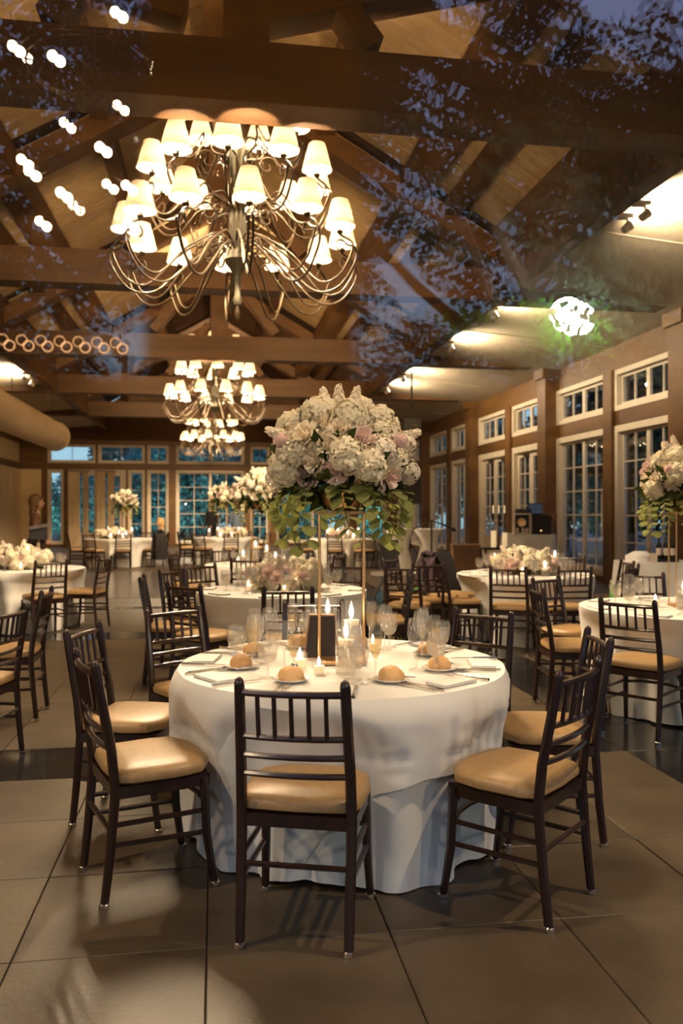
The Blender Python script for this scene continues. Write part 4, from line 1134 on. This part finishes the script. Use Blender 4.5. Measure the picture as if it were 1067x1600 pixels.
for s in (-1, 0, 1):
    put('arm', MB().tube([(0, 0, .5), (s*.07, 0, .47), (s*.12, 0, .56), (s*.12, 0, .70)], .01), 'iron', t)
    put('candle', MB().lathe([(.016, .70), (.016, .86), (.001, .865)], 8, (s*.12, 0, 0)), 'wax', t)
# loudspeaker on its pole
t = thing('loudspeaker', 'big black loudspeaker on a pole right of the tall flowers', 'speaker', cw(1.62, 19.5), -TH)
put('cabinet', MB().rings([[(-.27, -.22, z), (.27, -.22, z), (.20, .22, z), (-.20, .22, z)] for z in (1.66, 2.40)]), 'black', t, False)
put('grille', MB().box(-.25, .25, -.235, -.222, 1.69, 2.37), 'blackcloth', t, False)
put('pole', MB().tube([(0, 0, .5), (0, 0, 1.66)], .024), 'black', t)
for a in (0, 2.1, 4.2): put('leg', MB().tube([(0, 0, .75), (.5*math.cos(a), .5*math.sin(a), .012)], .015), 'black', t)
t = thing('hung_projector', 'small black projector hung under the beams above the loudspeaker', 'projector', cw(1.66, 19.3, 3.32), -TH)
put('housing', MB().box(-.2, .2, -.22, .22, 0, .34), 'black', t, False); put('lens', MB().lathe([(.05, 0), (.05, .06), (.03, .06)], 14), 'iron', t, True, (.05, -.22, .17), (R(90), 0, 0)); put('hanger', MB().tube([(0, 0, .34), (0, 0, 1.60)], .02), 'black', t)
# microphone boom, keyboard stand, stool, cocktail table
t = thing('microphone_stand', 'black boom microphone stand before the small draped table', 'microphone', cw(1.60, 14.5), -TH)
put('pole', MB().tube([(0, 0, .04), (0, 0, 1.32)], .016), 'black', t); put('boom', MB().tube([(-.35, 0, 1.15), (.0, 0, 1.32), (.28, -.05, 1.22)], .013), 'black', t)
put('microphone', MB().lathe([(.018, -.1), (.02, .05), (.035, .08), (.035, .12), (.001, .15)], 10), 'blackcloth', t, True, (.30, -.05, 1.20), (0, R(115), 0))
for a in (0, 2.1, 4.2): put('leg', MB().tube([(0, 0, .2), (.32*math.cos(a), .32*math.sin(a), .012)], .012), 'black', t)
t = thing('cocktail_table', 'small high table in a fitted white cloth behind the microphone stand', 'table', cw(2.02, 19.0))
put('fitted_cloth', MB().lathe([(.36, .01), (.27, .3), (.20, .62), (.24, .85), (.36, 1.06), (.37, 1.08), (.01, 1.085)], 28), 'cloth', t); put('base_plate', MB().lathe([(.30, 0), (.30, .009), (.01, .009)], 20), 'black', t)
t = thing('cocktail_table', 'second small white cloth table farther left, below the hanging leaves', 'table', cw(1.38, 19.2))
put('fitted_cloth', MB().lathe([(.36, .01), (.27, .3), (.20, .62), (.24, .85), (.36, 1.06), (.37, 1.08), (.01, 1.085)], 28), 'cloth', t); put('base_plate', MB().lathe([(.30, 0), (.30, .009), (.01, .009)], 20), 'black', t)
t = thing('keyboard_stand', 'black folding keyboard stand left of the loudspeaker pole', 'stand', cw(.82, 14.2), -TH)
for y in (-.18, .18):
    put('cross_leg', MB().tube([(-.26, y, .015), (.22, y, .85)], .018), 'black', t); put('cross_leg', MB().tube([(.26, y, .015), (-.22, y, .85)], .018), 'black', t)
put('bag', MB().box(-.16, .16, -.16, .16, .50, .98), 'blackcloth', t)
t = thing('drum_stool', 'round grey padded stool near the keyboard stand', 'stool', cw(.58, 10.9))
put('seat', MB().lathe([(.01, .60), (.19, .60), (.20, .63), (.18, .67), (.01, .68)], 24), 'grey', t); put('column', MB().tube([(0, 0, .15), (0, 0, .60)], .02), 'black', t)
for a in (.4, 2.5, 4.6): put('leg', MB().tube([(0, 0, .3), (.24*math.cos(a), .24*math.sin(a), .012)], .012), 'black', t)
t = tag(put('glow_stick', MB().tube([(-.05, 0, .47), (0, 0, .54), (.06, 0, .62)], .016), 'lime', None), 'pale green glowing stick stuck out of the black gig bag', 'light'); t.location = cw(.90, 9.6, .06)
t = thing('gig_bag', 'black gig bag leaning on a chair below the green stick', 'bag', cw(.86, 9.66), .4)
put('bag_body', MB().rings([[(-.17, -.09, 0), (.17, -.09, 0), (.17, .09, 0), (-.17, .09, 0)], [(-.19, -.11, .2), (.19, -.11, .2), (.19, .11, .2), (-.19, .11, .2)], [(-.14, -.07, .50), (.14, -.07, .50), (.14, .07, .50), (-.14, .07, .50)], [(-.06, -.03, .56), (.06, -.03, .56), (.06, .03, .56), (-.06, .03, .56)]]), 'blackcloth', t)
put('strap', MB().tube([(-.1, -.09, .48), (-.14, -.16, .3), (-.1, -.12, .08)], .012), 'black', t)
# coat on a chair, crumpled cloth, jacket far off
def draped(name, pos, rz, label, m, wd=.40, h0=.44, h1=.95, cat='coat'):
    t = thing(name, label, cat, pos, rz); rows = []
    for j in range(9):
        v = j/8; row = []
        for k in range(13):
            u = k/12-.5; zz = h1-(h1-h0)*abs(v*2-1) if False else (h1-(h1-h0)*(1-v*2) if v < .5 else h1-(h1-h0)*(v*2-1))
            yy = (-.07 if v < .5 else .07)*min(1, abs(v-.5)*8)
            row.append((u*wd*(1+.12*math.sin(v*9)), yy+.014*math.sin(k*1.7+v*4)-.03*(zz-.4), zz+.012*math.sin(k*1.1)))
        rows.append(row)
    put('folded_body', MB().grid(rows), m, t)
    put('collar', MB().tube([(-.12, -.02, h1), (0, -.05, h1+.03), (.12, -.02, h1)], .03), m, t); return t
p = cw(1.08, 10.0); draped('plum_coat', p, -TH-1.1, 'plum patterned coat hung over a chair back left of the stand table', 'plum')
p = cw(1.30, 10.6); t = thing('handbag_stack', 'dark upright instrument bag standing behind the plum coat', 'bag', p, .2)
put('bag_body', MB().rings([[(-.2, -.12, 0), (.2, -.12, 0), (.2, .12, 0), (-.2, .12, 0)], [(-.22, -.14, .5), (.22, -.14, .5), (.22, .14, .5), (-.22, .14, .5)], [(-.1, -.06, .95), (.1, -.06, .95), (.1, .06, .95), (-.1, .06, .95)]]), 'blackcloth', t); put('handle', MB().tube([(-.05, 0, .95), (0, 0, 1.02), (.05, 0, .95)], .012), 'black', t)
me = MB().rings([[(.14*math.cos(a)*(1+.25*math.sin(3*a)), .10*math.sin(a)*(1+.2*math.cos(4*a)), 0) for a in [2*math.pi*k/18 for k in range(18)]], [(.12*math.cos(a)*(1+.3*math.sin(3*a+1)), .09*math.sin(a), .03+.012*math.sin(5*a)) for a in [2*math.pi*k/18 for k in range(18)]], [(.05*math.cos(a), .04*math.sin(a), .05+.01*math.sin(3*a)) for a in [2*math.pi*k/18 for k in range(18)]]])
o = put('crumpled_shawl', me, 'cushion'); o.location = cw(1.36, 9.2, .516); tag(o, 'crumpled tan shawl lying on the chair seat left of the stand table', 'shawl')
xc, zc, Rr = TABLES['doors']; a = R(112); p = cw(xc+math.sin(a)*(Rr+.38), zc+math.cos(a)*(Rr+.38)); d = cw(-math.sin(a), -math.cos(a))
draped('black_jacket', p, math.atan2(-d.x, d.y), 'black jacket over a far chair back by the curtained doors', 'blackcloth', .5, .2, .96)
# bench of wooden slats behind the stand table (brown chair back)
t = thing('wooden_chest', 'reddish brown wooden chest by the post, left of the french doors', 'chest', cw(2.45, 16.2), -TH)
put('body', MB().box(-.26, .26, -.2, .2, 0, .80), 'brownbox', t, False)
for k in range(5): put('slat', MB().box(-.25+k*.1, -.16+k*.1, -.215, -.2, .05, .76), 'timber', t, False)
put('lid', MB().box(-.28, .28, -.23, .22, .80, .83), 'brownbox', t, False)
# serving table at the right with wine bottles
cloth_box('serving_table', 4.95, 11.9, 1.7, .75, .75, 'long white draped serving table under the right windows, wine on it', -TH, 3)
def wine(xc, zc, label):
    t = thing('wine_bottle', label, 'bottle', cw(xc, zc, .80))
    put('bottle_glass', MB().lathe([(.036, 0), (.038, .01), (.038, .18), (.030, .21), (.015, .235), (.014, .30), (.016, .302), (.001, .304)], 14), 'bottle', t)
    put('paper_label', MB().lathe([(.0388, .05), (.0388, .15)], 14, cap=False), 'paper', t)
t = thing('bottle_caddy', 'black tray with a back rail holding wine bottles on the serving table', 'tray', cw(4.66, 11.75, .752), -TH)
put('tray', MB().box(-.17, .17, -.07, .07, 0, .04), 'black', t, False); put('tray_rail', MB().box(-.17, .17, .06, .07, .04, .12), 'black', t, False)
wine(4.57, 11.75, 'dark wine bottle in the black tray, left one'); wine(4.67, 11.75, 'dark wine bottle in the black tray, middle one'); wine(4.77, 11.75, 'dark wine bottle in the black tray, right one')
o = put('folded_linen', MB().rings([[(.20*math.cos(a)*(1+.15*math.sin(3*a)), .14*math.sin(a), zz) for a in [2*math.pi*k/20 for k in range(20)]] for zz in (0, .05, .09)] + [[(.10*math.cos(a), .07*math.sin(a), .15) for a in [2*math.pi*k/20 for k in range(20)]]]), 'napkin'); o.location = cw(4.32, 11.8, .752); tag(o, 'heap of white linen left of the wine bottles on the serving table', 'linen')
t = thing('white_card', 'small cream card propped beside the wine bottles', 'sign', cw(4.46, 11.66, .752), -TH)
put('card_face', MB().box(-.05, .05, -.004, .004, 0, .13), 'paper', t, False); put('foot', MB().box(-.05, .05, 0, .05, 0, .004), 'paper', t, False)
t = thing('green_bottle', 'small lime glowing bottle on the floor stand behind the right table chair', 'bottle', cw(2.98, 9.0, .50)); t.scale = (.7, .7, 1)
put('bottle_body', MB().lathe([(.03, 0), (.032, .01), (.032, .13), (.012, .17), (.012, .2), (.001, .2)], 12), 'lime', t); put('cap', MB().lathe([(.014, .2), (.014, .225), (.001, .225)], 10), 'white_paint', t); put('stand_pole', MB().tube([(0, 0, -.5), (0, 0, 0)], .012), 'black', t)
# beige duct under the left ceiling
t = thing('ceiling_duct', 'beige round duct with a capped end under the left ceiling', 'duct', (-4.5, 24.2, 3.62))
put('duct_shell', MB().tube([(0, k*-2.0, 0) for k in range(8)], .40, 28), 'duct', t)
put('end_cap', MB().lathe([(.41, -.06), (.42, .0), (.36, .10), (.2, .16), (.001, .18)], 28), 'duct', t, True, (0, 0, 0), (R(-90), 0, 0))
for k in range(4): put('hanger_rod', MB().tube([(0, -1-4*k, .40), (0, -1-4*k, 2.6)], .012, 6), 'iron', t)
# curtains at the back doors
for (pa, pb, wd) in ((108, 127, 'widest left one'), (131, 140, 'narrow one left of the middle'), (152, 166, 'middle one'), (169, 180, 'right one')):
    xa, xb = bx(pa), bx(pb); n = 28; rows = []
    for j in range(2):
        rows.append([(xa+(xb-xa)*k/n, .05*math.sin(k*1.35), 3.16-3.15*j) for k in range(n+1)])
    t = thing('door_curtain', f'cream pleated curtain at the back doors, {wd}', 'curtain', (0, YB-.3, 0), 0)
    put('pleats', MB().grid(rows), 'curtain', t); put('curtain_rod', MB().tube([(xa-.05, 0, 3.18), (xb+.05, 0, 3.18)], .02), 'iron', t)
# cooler, potted bush by back window
# ================================================================== PEOPLE
def person(label, pos, rz, height, joints, edges, radii, top, skirt, hair, long_hair, name='person'):
    t = thing(name, label, 'person', pos, rz)
    me = bpy.data.meshes.new('body'); me.from_pydata([tuple(Vector(j)*height) for j in joints], edges, [])
    o = link('body', me, t)
    sk = o.modifiers.new('skin', 'SKIN'); sb = o.modifiers.new('sub', 'SUBSURF'); sb.levels = 1; sb.render_levels = 1
    sv = me.skin_vertices[0].data if me.skin_vertices else None
    if sv is None:
        bm_ = __import__('bmesh').new(); bm_.from_mesh(me); lay = bm_.verts.layers.skin.verify(); bm_.to_mesh(me); bm_.free(); sv = me.skin_vertices[0].data
    for i, r in enumerate(radii): sv[i].radius = (r[0]*height, r[1]*height)
    sv[0].use_root = True
    # bake the grown body, then colour clothing and skin by height
    dg = bpy.context.evaluated_depsgraph_get(); bpy.context.view_layer.update()
    bm2 = bpy.data.meshes.new_from_object(o.evaluated_get(bpy.context.evaluated_depsgraph_get()))
    o.modifiers.clear(); o.data = bm2; bm2.materials.clear()
    for m in (top, skirt, 'skin'): bm2.materials.append(M[m])
    for p in bm2.polygons:
        z = p.center.z/height; p.use_smooth = True
        p.material_index = 2 if z > top_z else (0 if z > skirt_z else 1)
    return t
BODY = [(0, 0, .53), (0, 0, .62), (0, -.005, .73), (0, 0, .81), (0, .01, .845), (0, .01, .87),
        (.085, 0, .80), (.115, 0, .64), (.09, .09, .56), (-.085, 0, .80), (-.115, 0, .64), (-.09, .09, .56),
        (.055, 0, .49), (.055, .01, .28), (.055, -.01, .045), (.055, .07, .02), (-.055, 0, .49), (-.055, .01, .28), (-.055, -.01, .045), (-.055, .07, .02)]
EDGE = [(0, 1), (1, 2), (2, 3), (3, 4), (4, 5), (3, 6), (6, 7), (7, 8), (3, 9), (9, 10), (10, 11), (0, 12), (12, 13), (13, 14), (14, 15), (0, 16), (16, 17), (17, 18), (18, 19)]
RAD = [(.085, .06), (.075, .055), (.085, .06), (.06, .045), (.028, .028), (.028, .028), (.038, .038), (.028, .028), (.02, .02), (.038, .038), (.028, .028), (.02, .02),
       (.055, .055), (.04, .04), (.027, .027), (.02, .02), (.055, .055), (.04, .04), (.027, .027), (.02, .02)]
def head(t, H, hair, long_hair, z=.93, y=.012):
    hd = MB().ball((0, 0, 0), .062*H, 16, 12, (.80, .95, 1.12))
    for i, v in enumerate(hd.v):
        if v[2] < -.02*H: hd.v[i] = (v[0]*.86, v[1]*.92+.004*H, v[2])
    h = put('head', hd, 'skin', t, True, (0, y*H, z*H))
    put('nose', MB().rings([[(-.009*H, .052*H, -.018*H), (.009*H, .052*H, -.018*H), (0, .05*H, .014*H)], [(-.003*H, .068*H, -.014*H), (.003*H, .068*H, -.014*H), (0, .057*H, .012*H)]]), 'skin', h)
    for s in (-1, 1):
        put('eye', MB().ball((s*.02*H, .051*H, .004*H), .0075*H, 8, 6), 'black', h); put('ear', MB().ball((s*.050*H, -.004*H, -.004*H), .014*H, 8, 6, (.4, .8, 1.2)), 'skin', h)
    put('mouth', MB().ball((0, .053*H, -.036*H), .010*H, 8, 5, (1.5, .5, .4)), 'rose_blush', h)
    hr = MB().ball((0, -.010*H, .012*H), .068*H, 16, 10, (.86, .98, 1.12))
    for i, v in enumerate(hr.v):
        if v[1] > .02*H and v[2] < .035*H: hr.v[i] = (v[0], .02*H, v[2])
    if long_hair:
        hr.rings([[(.050*H*math.cos(a)*k, -.030*H+.030*H*math.sin(a)*k, zz*H) for a in [2*math.pi*q/14 for q in range(14)]] for zz, k in ((.03, 1), (-.05, 1.2), (-.11, 1.3), (-.16, .9))])
    put('hair', hr, hair, h)
def hands(t, H, pts):
    for (x, y, z, s) in pts:
        hm = MB().ball((0, 0, 0), .018*H, 8, 6, (.6, 1.2, 1.0))
        for k in range(4): hm.tube([(0, .014*H, .010*H-k*.006*H), (0, .03*H, .009*H-k*.007*H), (-s*.006*H, .042*H-.003*H*abs(k-1), .004*H-k*.007*H)], [.0045*H, .004*H, .003*H], 5)
        hm.tube([(0, 0, .012*H), (-s*.010*H, .012*H, .022*H), (-s*.014*H, .024*H, .020*H)], [.005*H, .0045*H, .003*H], 5)
        put('hand', hm, 'skin', t, True, (x*H, y*H, z*H))
top_z, skirt_z = .835, .60
H = 1.74
p = cw(-4.95, 13.2); t = person('standing woman with long brown hair, brown top and dark skirt by the left wall', p, -TH-1.2, H, BODY, EDGE, RAD, 'brown_dress', 'dark_skirt', 'hair', True)
head(t, H, 'hair', True); hands(t, H, ((.085, .105, .56, 1), (-.085, .105, .56, -1)))
sk = [[(r_*H*math.cos(a), .8*r_*H*math.sin(a), z*H) for a in [2*math.pi*q/24 for q in range(24)]] for z, r_ in ((.60, .082), (.50, .105), (.34, .13), (.2, .15))]
put('skirt', MB().rings(sk, False), 'dark_skirt', t)
t = thing('camera_bag', 'grey and black bag on a stand beside the standing woman', 'bag', cw(-4.68, 12.6, 0), .2)
put('bag_body', MB().box(-.12, .12, -.10, .10, 1.05, 1.24), 'black', t); put('flap', MB().beam((-.14, -.02, 1.22), (.14, -.02, 1.27), .24, .05), 'grey', t, False); put('pole', MB().tube([(0, 0, .02), (0, 0, 1.05)], .025), 'panel', t); put('base', MB().lathe([(.2, 0), (.2, .02), (.02, .03)], 16), 'panel', t)
top_z, skirt_z = .835, .50
H = 1.80
p = cw(-3.2, 25.1); t = person('standing man in a blue grey shirt seen from behind, far table', p, -TH, H, BODY, EDGE, RAD, 'blue_shirt', 'blackcloth', 'hair', False); head(t, H, 'hair', False); hands(t, H, ((.085, .105, .56, 1), (-.085, .105, .56, -1)))
p = cw(-3.98, 25.0); t = person('standing man in a black suit left of the blue shirt', p, -TH+2.6, H, BODY, EDGE, RAD, 'blackcloth', 'blackcloth', 'hair', False); head(t, H, 'hair', False); hands(t, H, ((.085, .105, .56, 1), (-.085, .105, .56, -1)))
# seated guest
SIT = [(0, 0, .31), (0, -.02, .40), (0, -.03, .50), (0, -.03, .58), (0, -.02, .615), (0, -.015, .64),
       (.085, -.03, .57), (.11, .0, .43), (.08, .13, .42), (-.085, -.03, .57), (-.11, .0, .43), (-.08, .13, .42),
       (.055, .06, .305), (.06, .24, .30), (.06, .24, .04), (.06, .30, .02), (-.055, .06, .305), (-.06, .24, .30), (-.06, .24, .04), (-.06, .30, .02)]
top_z, skirt_z = .605, .0
H = 1.68
xc, zc, Rr = TABLES['doors']; a = R(70); p = cw(xc+math.sin(a)*(Rr+.16), zc+math.cos(a)*(Rr+.16)); d = cw(-math.sin(a), -math.cos(a))
t = person('seated guest with fair hair and tan dress at the far table by the doors', p, math.atan2(-d.x, d.y), H, SIT, EDGE, RAD, 'tan_dress', 'tan_dress', 'hair_light', True); head(t, H, 'hair_light', True, .70, -.012); hands(t, H, ((.075, .15, .42, 1), (-.075, .15, .42, -1)))

# ================================================================== OUTDOORS
def crown(n, rx, ry, rz, seed, size, gap=.0):
    r = random.Random(seed); mb = MB()
    for i in range(n):
        while True:
            q = Vector((r.uniform(-1, 1), r.uniform(-1, 1), r.uniform(-1, 1)))
            if q.length < 1 and noise.noise(q*2.7+Vector((seed*3.1, 0, 0))) > gap: break
        c = Vector((q.x*rx, q.y*ry, q.z*rz)); X = Vector((r.gauss(0, 1), r.gauss(0, 1), r.gauss(0, 1))).normalized(); Y = X.orthogonal().normalized(); s = size*r.uniform(.6, 1.3)
        b = len(mb.v); mb.v += [tuple(c-X*s*.6), tuple(c-Y*s*.35), tuple(c+X*s*.6), tuple(c+Y*s*.35)]; mb.f.append((b, b+1, b+2, b+3))
    return mb
def trunk(h, r0, seed, cz):
    r = random.Random(seed); mb = MB().tube([(0, 0, .0), (.02, .01, h*.4), (-.015, .02, h*.8), (0, 0, cz+.4)], [r0, r0*.8, r0*.6, r0*.2], 9)
    for k in range(7):
        a = r.uniform(0, 6.28); z = h*r.uniform(.6, 1.0); L = r.uniform(.4, .8)
        mb.tube([(0, 0, z), (math.cos(a)*L*.5, math.sin(a)*L*.5, z+L*.35), (math.cos(a)*L, math.sin(a)*L, z+L*.8)], [r0*.4, r0*.25, r0*.06], 6)
    return mb
def tree(name, x, y, cz, rad, key, label, m, cat='tree', n=4200, size=.26, gap=-.05, group=None):
    t = thing(name, label, cat, (x, y, -.03), random.Random(int(x*7+y*3)).uniform(0, 6.28), group); t.scale = (rad,)*3
    me = cached(('crown', key), lambda: crown(n, 1, 1, 1.0, key, size/3.2, gap).mesh('crown', M[m], False))
    link('crown', me, t, (0, 0, (cz+.03)/rad))
    tm = cached(('trunk', key, round(cz/rad, 1)), lambda: trunk(cz/rad*.75, .06, key, cz/rad).mesh('trunk', M['bark'])); link('trunk', tm, t)
put('garden_ground', MB().box(-60, 60, -60, 80, -.6, -.21), 'ground', None, False)['kind'] = 'structure'
for i, (x, y, cz, rad) in enumerate(((-9.5, 41, 1.6, 2.2), (-5.8, 42, 1.7, 2.4), (-1.6, 43, 3.0, 3.2), (3.4, 43, 2.8, 3.2), (8.5, 42, 3.2, 3.2), (-3.4, 51, 4.0, 4.2), (4.5, 52, 6, 4.2), (14, 47, 5, 4.2), (-13, 51, 2.5, 3.4))):
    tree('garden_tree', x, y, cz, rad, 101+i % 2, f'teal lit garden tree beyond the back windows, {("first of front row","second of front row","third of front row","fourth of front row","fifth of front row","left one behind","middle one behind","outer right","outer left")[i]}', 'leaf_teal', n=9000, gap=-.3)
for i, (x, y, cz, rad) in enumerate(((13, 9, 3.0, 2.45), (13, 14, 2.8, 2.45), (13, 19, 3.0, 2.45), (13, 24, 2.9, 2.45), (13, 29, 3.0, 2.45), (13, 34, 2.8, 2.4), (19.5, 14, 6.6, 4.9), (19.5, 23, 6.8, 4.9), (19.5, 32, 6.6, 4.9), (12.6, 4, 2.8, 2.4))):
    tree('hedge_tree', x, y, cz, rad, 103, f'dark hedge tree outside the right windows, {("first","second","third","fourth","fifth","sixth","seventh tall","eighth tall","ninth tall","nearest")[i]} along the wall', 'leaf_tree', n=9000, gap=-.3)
# trees behind the photographer, whose mirror image lies in the glass
for i, (x, y, cz, rad, key, gap) in enumerate(((4.1, -9.0, 6.3, 4.3, 114, .03), (9.6, -10.5, 6.4, 3.2, 112, -.02), (-.1, -14.5, 8.4, 3.6, 113, -.1), (6.2, -21, 3.4, 3.4, 132, -.3), (-4.2, -12.6, 6.6, 3.9, 131, -.3), (12.5, -16, 5, 3.6, 113, -.1), (-11, -12, 6, 3.4, 132, -.3), (.4, -23, 2.8, 3.6, 131, -.3), (-7.5, -21, 5, 4.6, 132, -.3), (12.5, -24, 3, 3.4, 133, -.3))):
    tree('courtyard_tree', x, y, cz, rad, key, f'leafy courtyard tree mirrored in the glass, {("right nearer","far right","upper middle","tall right","left","outer right","outer left","back middle","back left","back right")[i]} one', 'leaf_tree', n=(30000 if gap > .0 else 12000), size=(.11 if gap > .0 else .16), gap=gap)
for x, y in ((-7, 38.2), (-2.4, 38.2), (3, 38.2), (8, 38.2), (10.4, 16), (10.4, 24)):  # hidden lights, added to brighten the trees outside the windows
    wd = {-7: 'first', -2.4: 'second', 3: 'third', 8: 'fourth', 10.4: 'nearer side' if y < 20 else 'farther side'}[x]
    t = thing('added_garden_light', f'added low garden light on a short stake outside the windows, {wd} one', 'lamp', (x, y, -.21))
    put('stake', MB().tube([(0, 0, 0), (0, 0, .25)], .02), 'black', t); put('lamp_head', MB().lathe([(.05, .25), (.09, .27), (.09, .33), (.07, .33)], 12), 'black', t); put('lens', MB().lathe([(.001, .328), (.068, .329), (.001, .33)], 12), 'spot_glow', t)
    light('garden_fill_lamp', 'SPOT', (x, y, .17), 620 if x < 9 else 90, (.50, .95, 1.0) if x < 9 else (.6, .8, 1), .08, None, R(150), (R(180-35) if x < 9 else R(180), 0, 0) if x < 9 else (0, R(180+35), 0), .8)
# lamp post with vine
t = thing('lamp_post', 'white globe lamp on a post wrapped in green vine, mirrored upper right', 'lamp', (3.95, -7.6, .02))
put('post', MB().lathe([(.12, 0), (.12, .1), (.05, .2), (.04, 3.3), (.07, 3.36), (.07, 3.40)], 14), 'black', t)
put('globe', MB().ball((0, 0, 3.58), .19, 20, 14), 'globe', t)
r = random.Random(9); vn = MB()
for i in range(1500):
    a = r.gauss(.0, 1); c_ = Vector((r.gauss(-.36, .46), r.gauss(-.10, .16), 3.42+r.gauss(0, .12)+.05*a))
    if (c_-Vector((0, 0, 3.58))).length < .26 or (c_.y > -.1 and abs(c_.x) < .22 and c_.z > 3.36): continue
    X = Vector((r.gauss(0, 1), r.gauss(0, 1), r.gauss(0, 1))).normalized(); Y = X.orthogonal().normalized(); s = r.uniform(.05, .1)
    b = len(vn.v); vn.v += [tuple(c_-X*s*.6), tuple(c_-Y*s*.4), tuple(c_+X*s*.6), tuple(c_+Y*s*.4)]; vn.f.append((b, b+1, b+2, b+3))
stuff(put('vine_leaves', vn, 'leaf_bright', t, False))
for s in (-1, 1): put('vine_stem', MB().tube([(0, .05, 2.2), (s*.15, .1, 2.8), (s*.5, .2, 3.2), (s*1.0, .2, 3.25)], .02, 6), 'bark', t)
# pergola with two bare-bulb chandeliers and a row of ring lamps
t = thing('pergola', 'dark timber pergola in the courtyard, mirrored faintly at the upper left', 'pergola', (-2.0, -8.2, -.03))
for x in (-2.6, 2.1):
    put('post', MB().box(x-.1, x+.1, -.1, .1, 0, 7.6), 'timber', t, False)
put('cross_beam', MB().box(-3.0, 2.5, -.12, .12, 7.6, 7.9), 'timber_x', t, False)
for (x, zz, n, rr, wd) in ((-1.28, 6.22, 8, .78, 'upper'), (-1.40, 4.95, 9, .56, 'lower')):
    t = thing('bulb_chandelier', f'ring of glowing bare bulbs hung from the pergola, {wd} one', 'chandelier', (x, -8.2, zz))
    put('ring', MB().tube([(rr*.9*math.cos(a), rr*.9*math.sin(a), 0) for a in [2*math.pi*k/24 for k in range(25)]], .012, 6), 'iron', t)
    put('hanging_rod', MB().tube([(0, 0, 0), (0, 0, 7.62-zz-.03)], .012, 6), 'iron', t)
    for k in range(n):
        a = 2*math.pi*k/n+.3; q = (rr*math.cos(a), rr*math.sin(a), .30*math.sin(k*2.1)-.05)
        put('arm', MB().tube([(0, 0, .02), (q[0]*.5, q[1]*.5, -.08), (q[0], q[1], q[2]-.05)], .008, 5), 'iron', t)
        put('bulb', MB().ball((0, 0, 0), .055, 12, 8), 'bulb_hot', t, True, q)
t = thing('ring_lamp_rail', 'rail with seven small glowing ring lamps, mirrored at the left', 'lamp', (-1.62, -8.45, .10))
put('rail', MB().tube([(-.75, 0, 3.10), (.75, 0, 3.10)], .02, 8), 'timber', t)
for x in (-.7, .7): put('upright', MB().box(x-.03, x+.03, -.03, .03, -.13, 3.1), 'timber', t, False)
for k in range(7):
    q = put('ring_lamp', MB().tube([(.055*math.cos(a), 0, .055*math.sin(a)) for a in [2*math.pi*j/18 for j in range(19)]], .012, 6), 'ring_glow', t, True, (-.6+k*.2, 0, 3.19))
